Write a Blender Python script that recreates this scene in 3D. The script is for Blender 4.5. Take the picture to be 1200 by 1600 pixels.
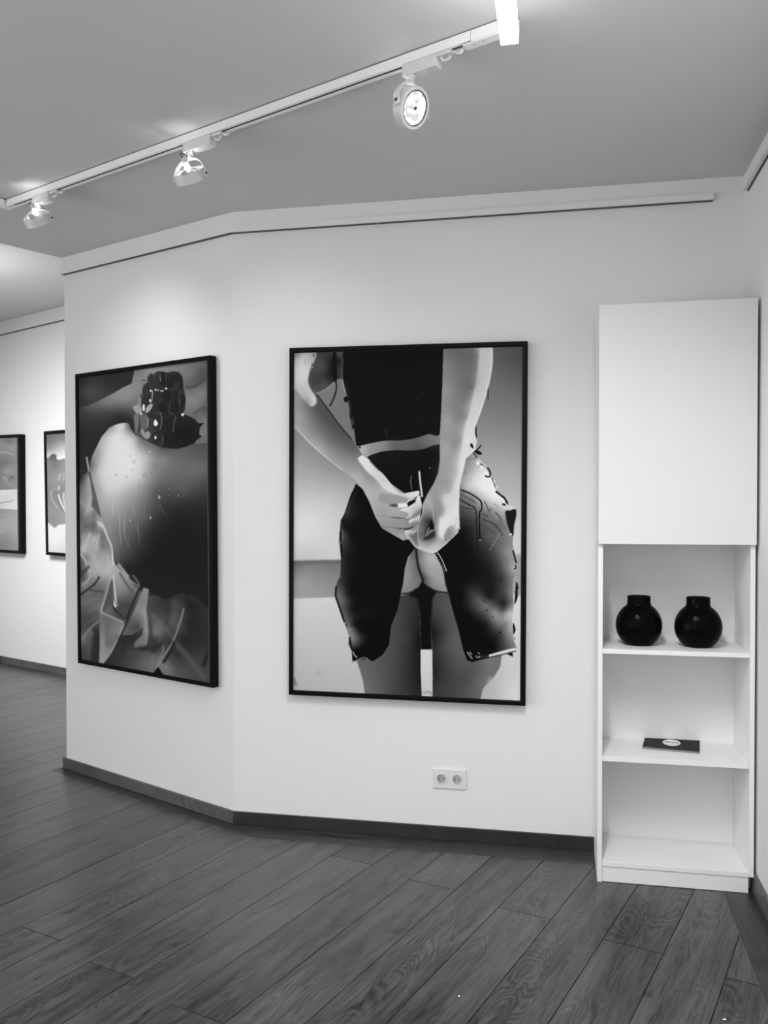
import bpy, bmesh, math, random
import numpy as np
from mathutils import Vector, Matrix

C = bpy.context.scene.collection
for o in list(bpy.data.objects):
    bpy.data.objects.remove(o, do_unlink=True)
PI = math.pi

# ------------------------------------------------------------------ camera
F, EYE, PITCH = 1357.0, 1.45, math.radians(0.8)
CY = 802 + F * math.tan(PITCH)
cam_d = bpy.data.cameras.new('camera')
cam = bpy.data.objects.new('camera', cam_d)
C.objects.link(cam)
bpy.context.scene.camera = cam
cam.location = (0, 0, EYE)
cam.rotation_euler = (PI / 2 - PITCH, 0, 0)
cam_d.sensor_fit = 'VERTICAL'
cam_d.sensor_height = 36
cam_d.lens = F / 1600 * 36
cam_d.shift_y = (CY - 800) / 1600
cam_d.clip_start = 0.02

# ------------------------------------------------------------------ world and exposure
w = bpy.data.worlds.new('world')
bpy.context.scene.world = w
w.use_nodes = True
w.node_tree.nodes['Background'].inputs[0].default_value = (1, 1, 1, 1)
w.node_tree.nodes['Background'].inputs[1].default_value = 0.3
vs = bpy.context.scene.view_settings
vs.view_transform = 'Standard'
vs.look = 'None'
vs.exposure = 0.0
vs.gamma = 1.0
vs.use_curve_mapping = False

# ------------------------------------------------------------------ unseen fill lights, added outside the view to brighten the room
def area(name, loc, target, sx, sy, power, spread=180):
    d = bpy.data.lights.new(name, 'AREA')
    d.shape = 'RECTANGLE'; d.size = sx; d.size_y = sy; d.energy = power
    d.spread = math.radians(spread)
    o = bpy.data.objects.new(name, d); C.objects.link(o)
    o.location = loc
    o.rotation_euler = (Vector(target) - Vector(loc)).to_track_quat('-Z', 'Y').to_euler()
    return o
def spot(name, loc, target, power, angle, blend=0.6, radius=0.03):
    d = bpy.data.lights.new(name, 'SPOT')
    d.energy = power; d.spot_size = math.radians(angle); d.spot_blend = blend; d.shadow_soft_size = radius
    o = bpy.data.objects.new(name, d); C.objects.link(o)
    o.location = loc
    o.rotation_euler = (Vector(target) - Vector(loc)).to_track_quat('-Z', 'Y').to_euler()
    return o
area('fill_light', (-1.5, 0.0, 2.78), (-1.5, 0.0, 0), 2.2, 1.8, 22)  # unseen overhead fill, added for general brightness
area('fill_light_back', (-1.9, -1.85, 1.35), (-1.3, 3.6, 1.35), 4.2, 2.2, 22)  # broad fill added behind the camera, no window there
area('fill_light_left', (-4.55, 1.2, 1.4), (0.0, 1.2, 1.4), 4.6, 2.2, 84)  # fill added at the left to lift the right wall, no window there
area('fill_light_far', (-3.3, 5.5, 2.80), (-3.05, 7.9, 0.5), 1.2, 0.8, 40, 110)  # added fill for the far wall and floor
area('fill_light_far_up', (-3.4, 6.2, 2.55), (-3.4, 6.2, 4), 1.2, 0.2, 8, 160)  # invented uplight, brightens the far ceiling
spot('wall_fill', (0.10, 2.0, 2.76), (0.72, 3.75, 1.35), 11, 80, 1.0, 0.05)  # added spot, lifts the right part of the front wall
spot('shelf_fill', (0.35, 1.75, 2.78), (1.12, 3.4, 0.50), 4, 66, 1.0, 0.10)  # added spot, lights the cabinet shelves from above

# ------------------------------------------------------------------ projection helpers: real positions from measured directions
O3 = np.array([0, 0, EYE])
def ray(u, v):
    x = (u - 600) / F; y = -(v - CY) / F
    return np.array([x, math.cos(PITCH) + y * math.sin(PITCH), y * math.cos(PITCH) - math.sin(PITCH)])
def hit(u, v, P, n):
    P = np.array(P, float); n = np.array(n, float); d = ray(u, v)
    return O3 + d * (np.dot(P - O3, n) / np.dot(d, n))
def zhit(u, v, z):
    return hit(u, v, (0, 0, z), (0, 0, 1))
def V(a): return Vector([float(x) for x in a])
def proj(P):
    P = np.array(P) - O3
    c, s = math.cos(PITCH), math.sin(PITCH)
    zc = P[1] * c - P[2] * s; yc = P[1] * s + P[2] * c
    return 600 + F * P[0] / zc, CY - F * yc / zc

# plan of the room (foot of the baseboards)
C1 = np.array([-1.8200, 4.9196]); C2 = np.array([-0.7042, 4.0292]); B2 = np.array([0.9000, 3.7036])
bd = (B2 - C2) / np.linalg.norm(B2 - C2); ad = (C2 - C1) / np.linalg.norm(C2 - C1)
bn = np.array([-bd[1], bd[0]]); an = np.array([-ad[1], ad[0]])       # pointing into the walls
BT = 0.012                                                            # baseboard thickness
def isect(p, d, q, e):
    M = np.array([[d[0], -e[0]], [d[1], -e[1]]])
    t = np.linalg.solve(M, np.array(q) - np.array(p))
    return np.array(p) + t[0] * np.array(d)
W2 = isect(C1 + an * BT, ad, C2 + bn * BT, bd)                        # wall fold
W1 = C1 + an * BT + ad * 0.008                                        # free end of wall A
bP = np.array([*(C2 + bn * BT), 0]); bN = np.array([*bn, 0])
aP = np.array([*(C1 + an * BT), 0]); aN = np.array([*an, 0])
rx = (1155 - 600) / F
W3 = isect(C2 + bn * BT, bd, (0, 0), (rx, 1.0)) + bd * 0.010          # corner with right wall
rd = -bn                                                              # right wall comes towards the camera
# ceiling plane through the three measured corners
z1 = hit(99.5, 404, aP, aN); z2 = hit(355, 334, bP, bN); z3 = hit(1154.5, 276, bP, bN)
cn = np.array([0, 0, 1.0]); ZC = float(z2[2] + z3[2]) / 2; CREASE = 4.035; CSL = (z1[2] - ZC) / (W1[1] - CREASE)   # level ceiling, rising slightly behind the wall fold
def cz(x, y): return float(ZC + max(0.0, y - CREASE) * CSL)
def chit(u, v, dz=0.0):
    p_ = zhit(u, v, ZC + dz)
    for _ in range(12): p_ = zhit(u, v, cz(p_[0], p_[1]) + dz)
    return p_
# far wall D
D0 = np.array([-3.7343, 8.4262]); D1 = np.array([-2.8204, 7.7279])
dd = (D1 - D0) / np.linalg.norm(D1 - D0); dn = np.array([-dd[1], dd[0]])
dP = np.array([*D0, 0]); dN = np.array([*dn, 0])
XL, YB, ZT = -4.7, -2.0, 3.75
R4 = W3 + rd * (W3[1] - YB) / bn[1]
DL = D0 + dd * ((XL - D0[0]) / dd[0])
AE = isect(W1, an, D0, dd)                                            # return wall behind A meets D
print('ceiling z', z1[2], z2[2], z3[2], 'cam', cz(0, 0), 'W', W1, W2, W3, 'R4', R4)

# ------------------------------------------------------------------ materials (everything in greys: a black and white photograph)
def lin(g):
    c = g / 255.0
    return c / 12.92 if c <= 0.04045 else ((c + 0.055) / 1.055) ** 2.4
def mat(name, g, rough=0.6, bump=0.0, bscale=60, var=0.0, metal=0.0, spec=0.5, vscale=3.0, coat=0.0):
    m = bpy.data.materials.new(name); m.use_nodes = True
    nt = m.node_tree; b = nt.nodes['Principled BSDF']
    b.inputs['Roughness'].default_value = rough
    b.inputs['Metallic'].default_value = metal
    b.inputs['Specular IOR Level'].default_value = spec
    b.inputs['Coat Weight'].default_value = coat
    tc = nt.nodes.new('ShaderNodeTexCoord')
    n = nt.nodes.new('ShaderNodeTexNoise'); n.inputs['Scale'].default_value = vscale; n.inputs['Detail'].default_value = 4
    nt.links.new(tc.outputs['Object'], n.inputs['Vector'])
    r = nt.nodes.new('ShaderNodeMapRange')
    r.inputs['To Min'].default_value = g * (1 - var); r.inputs['To Max'].default_value = g * (1 + var)
    nt.links.new(n.outputs['Fac'], r.inputs['Value'])
    nt.links.new(r.outputs[0], b.inputs['Base Color'])
    if bump:
        n2 = nt.nodes.new('ShaderNodeTexNoise'); n2.inputs['Scale'].default_value = bscale; n2.inputs['Detail'].default_value = 3
        nt.links.new(tc.outputs['Object'], n2.inputs['Vector'])
        bp = nt.nodes.new('ShaderNodeBump'); bp.inputs['Strength'].default_value = bump; bp.inputs['Distance'].default_value = 0.002
        nt.links.new(n2.outputs['Fac'], bp.inputs['Height']); nt.links.new(bp.outputs[0], b.inputs['Normal'])
    return m
def emat(name, strength, g=1.0):
    m = bpy.data.materials.new(name); m.use_nodes = True
    b = m.node_tree.nodes['Principled BSDF']
    b.inputs['Base Color'].default_value = (g, g, g, 1)
    b.inputs['Emission Color'].default_value = (1, 1, 1, 1)
    b.inputs['Emission Strength'].default_value = strength
    return m
M = {}
M['wall'] = mat('wall_plaster', 0.80, 0.75, 0.25, 90, 0.012)
M['ceiling'] = mat('ceiling_paint', 0.66, 0.85, 0.15, 70, 0.012)
M['white'] = mat('white_lacquer', 0.88, 0.35, 0.05, 40, 0.01)
M['shelfwhite'] = mat('white_melamine', 0.84, 0.42, 0.04, 120, 0.008)
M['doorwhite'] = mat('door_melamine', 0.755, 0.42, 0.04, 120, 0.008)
M['railwhite'] = mat('rail_white', 0.80, 0.5, 0, 10, 0.005)
M['dark'] = mat('slot_black', 0.006, 0.7)
M['slotgrey'] = mat('rail_slot_grey', 0.10, 0.8)
M['frame'] = mat('frame_black', 0.004, 0.38, 0.05, 80, 0.1, spec=0.08)
M['inner'] = mat('frame_inner_edge', 0.025, 0.5)
M['edge'] = mat('print_edge', 0.35, 0.5)
M['lampgrey'] = mat('lamp_white_metal', 0.66, 0.32, 0, 10, 0.01, spec=0.6)
M['chrome'] = mat('reflector_metal', 0.8, 0.16, 0.6, 260, 0.02, metal=1.0)
M['wire'] = mat('black_wire', 0.012, 0.35)
M['bulb'] = emat('bulb_glow', 5)
M['tube'] = emat('linear_diffuser', 14)
M['vase'] = mat('vase_glaze', 0.0025, 0.2, 0.9, 55, 0.2, spec=0.035)
M['card'] = mat('card_cover', 0.020, 0.6, 0, 10, 0.05, spec=0.1)
M['page'] = mat('page_edge', 0.30, 0.7)
M['cardwhite'] = mat('card_white_ink', 0.85, 0.5)
M['cardink'] = mat('card_black_ink', 0.02, 0.5)
M['socket'] = mat('socket_plastic', 0.74, 0.4)
M['hole'] = mat('socket_pin_hole', 0.58, 0.6)
M['paper'] = mat('paper_crumb', 0.85, 0.7)
M['subfloor'] = mat('subfloor_gap', 0.008, 0.9)

def wood(name, g_lo, g_hi, contrast=1.0, rough=0.42):
    m = bpy.data.materials.new(name); m.use_nodes = True
    nt = m.node_tree; L = nt.links.new; b = nt.nodes['Principled BSDF']
    def N(t, **k):
        n = nt.nodes.new(t)
        for a, v_ in k.items(): setattr(n, a, v_)
        return n
    def mth(op, a, c, cl=False):
        n = N('ShaderNodeMath', operation=op); n.use_clamp = cl
        for i, x in enumerate((a, c)):
            if x is None: continue
            if isinstance(x, (int, float)): n.inputs[i].default_value = x
            else: L(x, n.inputs[i])
        return n.outputs[0]
    tc = N('ShaderNodeTexCoord'); oi = N('ShaderNodeObjectInfo')
    off = N('ShaderNodeCombineXYZ')
    L(mth('MULTIPLY', oi.outputs['Random'], 37.0), off.inputs[0]); L(mth('MULTIPLY', oi.outputs['Random'], 91.0), off.inputs[1])
    L(mth('MULTIPLY', oi.outputs['Random'], 13.0), off.inputs[2])
    add = N('ShaderNodeVectorMath', operation='ADD'); L(tc.outputs['Object'], add.inputs[0]); L(off.outputs[0], add.inputs[1])
    def noise(sx, sy, scale, detail=2.0, rough_=0.5, dist=0.0):
        mp = N('ShaderNodeMapping'); mp.inputs['Scale'].default_value = (sx, sy, 1)
        L(add.outputs[0], mp.inputs[0])
        n = N('ShaderNodeTexNoise'); n.inputs['Scale'].default_value = scale; n.inputs['Detail'].default_value = detail
        n.inputs['Roughness'].default_value = rough_; n.inputs['Distortion'].default_value = dist
        L(mp.outputs[0], n.inputs['Vector']); return n.outputs['Fac']
    base = noise(1.0, 4.2, 1.9, 1.5, 0.45, 0.25)                   # contour field: cathedral grain
    ring = mth('SINE', mth('MULTIPLY', base, 165.0), None)
    ring = mth('MULTIPLY', mth('ADD', ring, 1.0), 0.5)
    amp = noise(1.2, 5.0, 1.3, 2.0)
    amp = mth('MULTIPLY', mth('SUBTRACT', amp, 0.40, True), 4.0, True)
    ringa = mth('MULTIPLY', mth('SUBTRACT', ring, 0.5), amp)
    fine = mth('SUBTRACT', noise(4.0, 80.0, 2.2, 4.0, 0.65), 0.5)
    mid = mth('SUBTRACT', noise(1.3, 12.0, 2.0, 3.0, 0.55, 0.5), 0.5)
    # sparse knots and smudges
    k = noise(2.6, 8.5, 1.7, 2.5, 0.5, 0.8)
    k = mth('MULTIPLY', mth('SUBTRACT', k, 0.625, True), 5.0, True)
    t = mth('ADD', mth('MULTIPLY', ringa, 0.26 * contrast), mth('MULTIPLY', fine, 0.8 * contrast))
    t = mth('ADD', t, mth('MULTIPLY', mid, 0.75 * contrast))
    t = mth('ADD', t, mth('MULTIPLY', mth('SUBTRACT', oi.outputs['Random'], 0.5), 0.36))
    t = mth('SUBTRACT', t, mth('MULTIPLY', k, 1.1))
    t = mth('ADD', t, 0.5, True)
    r = N('ShaderNodeMapRange'); r.inputs['To Min'].default_value = g_lo; r.inputs['To Max'].default_value = g_hi
    L(t, r.inputs['Value']); L(r.outputs[0], b.inputs['Base Color'])
    b.inputs['Roughness'].default_value = rough
    b.inputs['Specular IOR Level'].default_value = 0.65
    bp = N('ShaderNodeBump'); bp.inputs['Strength'].default_value = 0.25; bp.inputs['Distance'].default_value = 0.001
    L(mth('ADD', mth('MULTIPLY', ringa, 0.4), fine), bp.inputs['Height']); L(bp.outputs[0], b.inputs['Normal'])
    return m
M['plank'] = wood('grey_oak_laminate', 0.008, 0.090, 1.9, 0.29)
M['band'] = wood('dark_oak_border', 0.006, 0.055, 1.2)
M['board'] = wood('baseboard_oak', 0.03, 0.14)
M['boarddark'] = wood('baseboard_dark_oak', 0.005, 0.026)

# ------------------------------------------------------------------ mesh helpers
def link_mesh(name, verts, faces, m=None, parent=None, smooth=False, mats=None, fm=None):
    me = bpy.data.meshes.new(name)
    me.from_pydata([tuple(map(float, v)) for v in verts], [], faces)
    for x in (mats or ([m] if m else [])): me.materials.append(x)
    if fm:
        for p, i in zip(me.polygons, fm): p.material_index = i
    bm = bmesh.new(); bm.from_mesh(me); bmesh.ops.recalc_face_normals(bm, faces=bm.faces); bm.to_mesh(me); bm.free()
    if smooth:
        for p in me.polygons: p.use_smooth = True
    o = bpy.data.objects.new(name, me); C.objects.link(o)
    if parent: o.parent = parent
    return o
class MB:
    def __init__(s): s.v = []; s.f = []
    def add(s, vs_, fs_):
        b = len(s.v); s.v += [tuple(map(float, x)) for x in vs_]; s.f += [tuple(i + b for i in f) for f in fs_]
    def box(s, c, ax, ay, az, hx, hy, hz):
        """centre c, unit axes, half sizes"""
        c = np.array(c, float); ax, ay, az = (np.array(a, float) for a in (ax, ay, az)); P = []
        for k in (-1, 1):
            for j in (-1, 1):
                for i in (-1, 1): P.append(c + ax * hx * i + ay * hy * j + az * hz * k)
        s.add(P, [(0, 1, 3, 2), (4, 6, 7, 5), (0, 4, 5, 1), (2, 3, 7, 6), (0, 2, 6, 4), (1, 5, 7, 3)])
    def prism(s, poly, z0, z1_):
        """poly: list of xy; z0/z1 number or callable"""
        n = len(poly); a = [(p[0], p[1], z0(*p) if callable(z0) else z0) for p in poly]; b = [(p[0], p[1], z1_(*p) if callable(z1_) else z1_) for p in poly]
        s.add(a + b, [tuple(range(n))[::-1], tuple(range(n, 2 * n))] + [(i, (i + 1) % n, n + (i + 1) % n, n + i) for i in range(n)])
    def sweep(s, path, r, seg=8, closed=False):
        path = [np.array(p, float) for p in path]; n = len(path); rings = []
        up = np.array([0.3, 0.2, 0.93])
        for i, p in enumerate(path):
            t = path[min(i + 1, n - 1)] - path[max(i - 1, 0)]; t /= np.linalg.norm(t) + 1e-12
            a = np.cross(t, up); a /= np.linalg.norm(a) + 1e-12; b = np.cross(t, a)
            rings.append([p + r * (math.cos(q) * a + math.sin(q) * b) for q in np.linspace(0, 2 * PI, seg, endpoint=False)])
        vs_ = [x for rg in rings for x in rg]; fs_ = []
        for i in range(n - 1):
            for j in range(seg): fs_.append((i * seg + j, i * seg + (j + 1) % seg, (i + 1) * seg + (j + 1) % seg, (i + 1) * seg + j))
        fs_ += [tuple(range(seg))[::-1], tuple(range((n - 1) * seg, n * seg))]
        s.add(vs_, fs_)
    def lathe(s, c, ax, prof, seg=40, closed=False):
        """prof: list of (radius, along)"""
        c = np.array(c, float); ax = np.array(ax, float); ax /= np.linalg.norm(ax)
        h = np.array([0, 0, 1.0]) if abs(ax[2]) < 0.9 else np.array([1.0, 0, 0])
        a = np.cross(ax, h); a /= np.linalg.norm(a); b = np.cross(ax, a); vs_ = []
        for (r, l) in prof:
            for q in np.linspace(0, 2 * PI, seg, endpoint=False): vs_.append(c + ax * l + r * (math.cos(q) * a + math.sin(q) * b))
        n = len(prof); fs_ = []
        for i in range(n if closed else n - 1):
            k = (i + 1) % n
            for j in range(seg): fs_.append((i * seg + j, i * seg + (j + 1) % seg, k * seg + (j + 1) % seg, k * seg + j))
        if not closed: fs_ += [tuple(range(seg))[::-1], tuple(range((n - 1) * seg, n * seg))]
        s.add(vs_, fs_)
    def build(s, name, m, parent=None, smooth=False, bevel=0.0, origin=None):
        vs_ = s.v
        if parent is not None and parent.type == 'EMPTY' or origin is not None:
            o0 = np.array(origin if origin is not None else parent.location); vs_ = [np.array(x) - o0 for x in vs_]
        elif parent is not None:
            o0 = world_loc(parent); vs_ = [np.array(x) - o0 for x in vs_]
        o = link_mesh(name, vs_, s.f, m, parent)
        if origin is not None: o.location = V(origin) - (Vector((0, 0, 0)) if parent is None else V(world_loc(parent)))
        if smooth:
            for p in o.data.polygons: p.use_smooth = True
            md = o.modifiers.new('edge', 'EDGE_SPLIT'); md.split_angle = math.radians(38)
        if bevel:
            md = o.modifiers.new('bevel', 'BEVEL'); md.width = bevel; md.segments = 2; md.limit_method = 'ANGLE'
        return o
def world_loc(o):
    p = np.zeros(3)
    while o is not None: p = p + np.array(o.location); o = o.parent
    return p
def thing(name, label, cat, loc, group=None):
    o = bpy.data.objects.new(name, None); o.empty_display_size = 0.05; C.objects.link(o); o.location = V(loc)
    return tag(o, label, cat, group)
def tag(o, label=None, cat=None, group=None):
    if label: o['label'] = label
    if cat: o['category'] = cat
    if group: o['group'] = group
    return o
def struct(o): o['kind'] = 'structure'; return o
Z = np.array([0, 0, 1.0])
def v3(p, z=0.0): return np.array([p[0], p[1], z])

# ------------------------------------------------------------------ walls
TH = 0.12
def wall(name, p, q, n_out, z0=-0.05, z1_=ZT):
    m = MB(); p = np.array(p); q = np.array(q); n_ = np.array(n_out)
    m.prism([p, q, q + n_ * TH, p + n_ * TH], z0, z1_)
    return struct(m.build(name, M['wall']))
m = MB()       # wall A and B share a mitred fold
M2 = isect(W1 + an * TH, ad, W2 + bn * TH, bd)
m.prism([W1, W2, M2, W1 + an * TH], -0.05, ZT); struct(m.build('wall_front_left', M['wall']))
m = MB(); m.prism([W2, W3 + bd * TH, W3 + bd * TH + bn * TH, M2], -0.05, ZT); struct(m.build('wall_front', M['wall']))
wall('wall_right', R4, W3, bd)
wall('wall_back', (XL, YB), (R4[0] + 0.2, YB), (0, -1))
wall('wall_left', (XL, YB), DL, (-1, 0))
wall('wall_far', DL - dd * 0.1, AE + dd * 0.1, dn)
m = MB(); m.prism([W1 + an * TH, AE, AE + ad * TH, W1 + an * TH + ad * TH], -0.05, ZT); struct(m.build('wall_return', M['wall']))

# ceilings: low one in front, a higher one over the back room
E0 = chit(0, 443); E1 = chit(100, 466)
ed = (E1 - E0)[:2] / np.linalg.norm((E1 - E0)[:2])
EA = isect(E0[:2], ed, W1, an); EL = E0[:2] + ed * ((XL - E0[0]) / ed[0])
out = [(XL, YB), tuple(R4), tuple(W3), tuple(W2), (W2[0], CREASE), (XL, CREASE)]
zc = lambda x, y: cz(x, y); m = MB()
m.prism([(XL, YB), tuple(R4), tuple(W3), tuple(W2), (XL, CREASE)], ZC, ZT); m.prism([(XL, CREASE), tuple(W2), tuple(W1), tuple(EA), tuple(EL)], zc, ZT)
struct(m.build('ceiling', M['ceiling']))
zh = float(np.mean([hit(0, 502, dP, dN)[2], hit(100, 482, dP, dN)[2]]))
print('high ceiling', zh, [cz(*p) for p in out])
m = MB(); m.prism([tuple(EL), tuple(EA), tuple(AE), tuple(DL)], zh, ZT); struct(m.build('ceiling_far', M['ceiling']))

# ------------------------------------------------------------------ floor: sub floor, oak planks, border planks
m = MB(); m.prism([(XL, YB), tuple(R4), tuple(W3), tuple(W2), tuple(W1), tuple(AE), tuple(DL)], -0.06, -0.009)
floor = struct(m.build('floor', M['subfloor']))
K = np.array([-0.5932, 3.8691]); KA = np.array([-1.8736, 4.8790]); KB = np.array([0.8653, 3.5645])
kad = (K - KA) / np.linalg.norm(K - KA); kbd = (KB - K) / np.linalg.norm(KB - K)
RB1 = np.array([1.2952, 3.2902]); RB2 = np.array([1.1276, 2.5303]); krd = (RB2 - RB1) / np.linalg.norm(RB2 - RB1)
def clip(poly, p, n_):
    """keep the side where (x-p).n <= 0"""
    res = []
    for i in range(len(poly)):
        a, b = poly[i], poly[(i + 1) % len(poly)]
        da, db = np.dot(a - p, n_), np.dot(b - p, n_)
        if da <= 0: res.append(a)
        if (da < 0 < db) or (db < 0 < da): res.append(a + (b - a) * da / (da - db))
    return res
def area2(poly): return 0.5 * abs(sum(poly[i][0] * poly[(i + 1) % len(poly)][1] - poly[(i + 1) % len(poly)][0] * poly[i][1] for i in range(len(poly)))) if len(poly) > 2 else 0
kbn = np.array([-kbd[1], kbd[0]]); kan = np.array([-kad[1], kad[0]]); krn = np.array([-krd[1], krd[0]])
G = 0.0014
sp = np.array([0.17, 1.0]); sp /= np.linalg.norm(sp); spn = np.array([sp[1], -sp[0]])    # split line through K (points right)
cells = [
    [(K, kbn), (RB1, krn), (K, -spn), (np.array([0, YB]), np.array([0, -1.0]))],
    [(K, kan), (K, spn), (KA, -kad), (np.array([0, YB]), np.array([0, -1.0])), (np.array([XL, 0]), np.array([-1.0, 0]))],
    [(KA, kad), (D0 - dn * 0.012, dn), (np.array([0, YB]), np.array([0, -1.0])), (np.array([XL, 0]), np.array([-1.0, 0]))],
]
pdv = np.array([math.sin(math.radians(29.7)), math.cos(math.radians(29.7))]); pt = np.array([pdv[1], -pdv[0]])
PWD, PLN, T0 = 0.2, 2.29, -0.808
yaw = math.atan2(pdv[1], pdv[0])
rnd = random.Random(4)
shared = {}
nplank = 0
for row in range(-38, 14):
    s_off = 2.92 - 0.025 * row + (PLN / 2 if row % 2 else 0)
    for k in range(-4, 5):
        s0 = s_off + k * PLN; s1 = s0 + PLN; t0 = T0 + row * PWD; t1 = t0 + PWD
        rect = [pdv * a + pt * b for a, b in ((s0 + G, t0 + G), (s1 - G, t0 + G), (s1 - G, t1 - G), (s0 + G, t1 - G))]
        polys = []
        for cell in cells:
            pl_ = rect
            for (p, n_) in cell:
                pl_ = clip(pl_, p, n_)
                if len(pl_) < 3: break
            if len(pl_) > 2 and area2(pl_) > 2e-4: polys.append(pl_)
        if not polys: continue
        c = pdv * (s0 + s1) / 2 + pt * (t0 + t1) / 2
        full = abs(sum(area2(p) for p in polys) - area2(rect)) < 1e-5 and len(polys) == 1
        ch = 0.0006
        if full and 'full' in shared: me = shared['full']; o = bpy.data.objects.new('plank', me); C.objects.link(o)
        else:
            vs_, fs_ = [], []
            for p in polys:
                q = [np.array([np.dot(x - c, pdv), np.dot(x - c, -pt)]) for x in p]
                n_ = len(q); b = len(vs_)
                vs_ += [(x[0], x[1], -0.009) for x in q] + [(x[0], x[1], 0.0) for x in q]
                fs_ += [tuple(range(b + n_, b + 2 * n_))] + [(b + i, b + (i + 1) % n_, b + n_ + (i + 1) % n_, b + n_ + i) for i in range(n_)] + [tuple(range(b, b + n_))[::-1]]
            o = link_mesh('plank', vs_, fs_, M['plank'])
            if full: shared['full'] = o.data
        o.location = (c[0], c[1], rnd.uniform(-0.0002, 0.0002)); o.rotation_euler = (0, 0, yaw); o.parent = floor
        nplank += 1
print('planks', nplank)
def strip(name, poly, z0, z1_, along, mtl, parent, bevel=0):
    c = np.mean(poly, axis=0); a = np.array(along) / np.linalg.norm(along); b = np.array([-a[1], a[0]])
    q = [((x - c) @ a, (x - c) @ b) for x in np.array(poly)]
    mm = MB(); mm.prism(q, z0, z1_); o = link_mesh(name, mm.v, mm.f, mtl); o.location = (c[0], c[1], 0)
    o.rotation_euler = (0, 0, math.atan2(a[1], a[0])); o.parent = parent
    if bevel:
        md = o.modifiers.new('bevel', 'BEVEL'); md.width = bevel; md.segments = 2; md.limit_method = 'ANGLE'
    return o
# border planks along the walls
F2 = C2 + (W2 - C2) * 0
strip('border_plank', [KA + kad * 0.001, K - kad * 0.0008, F2 + bn * 0.01, C1 + an * 0.01 + ad * 0.0], -0.009, 0.0006, ad, M['band'], floor)
KR = isect(K, kbd, RB1, krd)
BW3 = W3 - bd * 0.013
mid = 0.74
c3f = isect(C2, bd, W3 - bd * BT, rd)
kb1 = K + kbd * mid; fb1 = C2 + bd * (mid - 0.1)
strip('border_plank', [K + kbd * 0.0005, kb1, fb1 + bn * 0.01, F2 + bn * 0.01], -0.009, 0.0006, bd, M['band'], floor)
strip('border_plank', [kb1 + kbd * 0.001, KR, c3f + bn * 0.01, fb1 + bd * 0.001 + bn * 0.01], -0.009, 0.0006, bd, M['band'], floor)
rEnd = RB1 + krd * ((RB1[1] - YB) / -krd[1])
strip('border_plank', [KR + krd * 0.001, rEnd, R4 - bd * 0.0, c3f + bd * 0.01 + rd * 0.001], -0.009, 0.0006, rd, M['band'], floor)
# baseboards
HB = 0.060
def base(name, p, q, nin, h=HB, z0=0.0007, mtl=None):
    p = np.array(p); q = np.array(q); nin = np.array(nin)
    return struct(strip(name, [p, q, q + nin * BT, p + nin * BT], z0, h, q - p, mtl or M['board'], None, 0.0015))
fold = C2
m_ = MB()
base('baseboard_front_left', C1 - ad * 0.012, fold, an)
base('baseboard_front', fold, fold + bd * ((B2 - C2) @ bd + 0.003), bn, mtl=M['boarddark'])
base('baseboard_right', R4 - bd * BT, isect(B2, bd, W3 - bd * BT, rd) + bn * 0.0, bd, 0.075)
base('baseboard_far', DL + (-dn) * BT, AE - dn * BT, dn, 0.068)

# ------------------------------------------------------------------ cornice and picture rails
def trim(name, p, q, nin, ztop, h, t, over=0.0):
    """a bar on the wall; nin points into the wall; p,q on the wall plane"""
    p = np.array(p); q = np.array(q); nin = np.array(nin); P = [p - nin * t, q - nin * t, q, p]
    mm = MB(); mm.prism(P, (lambda x, y: ztop(x, y) - h), ztop)
    return mm, P
cor = lambda x, y: cz(x, y)
def zrel(d): return lambda x, y: cz(x, y) - d
RT = 0.024
p2r = isect(W1 - an * RT, ad, W2 - bn * RT, bd); p2c = isect(W1 - an * 0.016, ad, W2 - bn * 0.016, bd)
endB = hit(1113, 315, bP, bN)[:2]
def tr(name, poly, z0, z1_, mtl):
    mm = MB(); mm.prism(poly, z0, z1_); return struct(mm.build(name, mtl))
tr('trim_1', [W1 - an * 0.016, p2c, W2, W1], zrel(0.066), zrel(0), M['railwhite'])
tr('trim_2', [p2c, W3 - bn * 0.004, W3, W2], zrel(0.066), zrel(0), M['railwhite'])
rail_a = tag(MB().build('picture_rail', M['railwhite']) if False else (lambda mm: (mm.prism([W1 - an * RT, p2r, W2, W1], zrel(0.094), zrel(0.067)), mm.build('picture_rail', M['railwhite']))[1])(MB()),
    'white picture rail high on the narrow left wall face above the flower picture', 'picture rail', None)
mm = MB(); mm.prism([p2r, endB - bn * RT, endB, W2], zrel(0.094), zrel(0.067)); rail_b = tag(mm.build('picture_rail', M['railwhite']),
    'long white picture rail over the picture of the woman, ending near the right corner', 'picture rail')
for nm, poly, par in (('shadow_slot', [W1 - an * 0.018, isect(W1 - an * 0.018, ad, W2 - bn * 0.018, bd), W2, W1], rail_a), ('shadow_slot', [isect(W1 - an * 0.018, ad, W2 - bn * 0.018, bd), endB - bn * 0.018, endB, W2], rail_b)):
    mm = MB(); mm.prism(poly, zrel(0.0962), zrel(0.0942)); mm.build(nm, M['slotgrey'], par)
s0 = hit(1170, 294, v3(W3), np.array([*bd, 0])); s1r = R4
mm = MB(); mm.prism([s0[:2], s0[:2] - bd * RT, R4 - bd * RT + np.array([0, .05]), R4 + np.array([0, .05])], zrel(0.094), zrel(0.06)); rail_c = tag(mm.build('picture_rail', M['railwhite']),
    'white picture rail on the right hand wall, starting near the corner', 'picture rail')
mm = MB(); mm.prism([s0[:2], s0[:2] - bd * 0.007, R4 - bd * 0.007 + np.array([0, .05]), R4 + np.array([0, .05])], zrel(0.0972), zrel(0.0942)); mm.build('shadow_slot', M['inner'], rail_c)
za = hit(0, 519, dP, dN)[2]; print('far rail z', za, zh)
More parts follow.
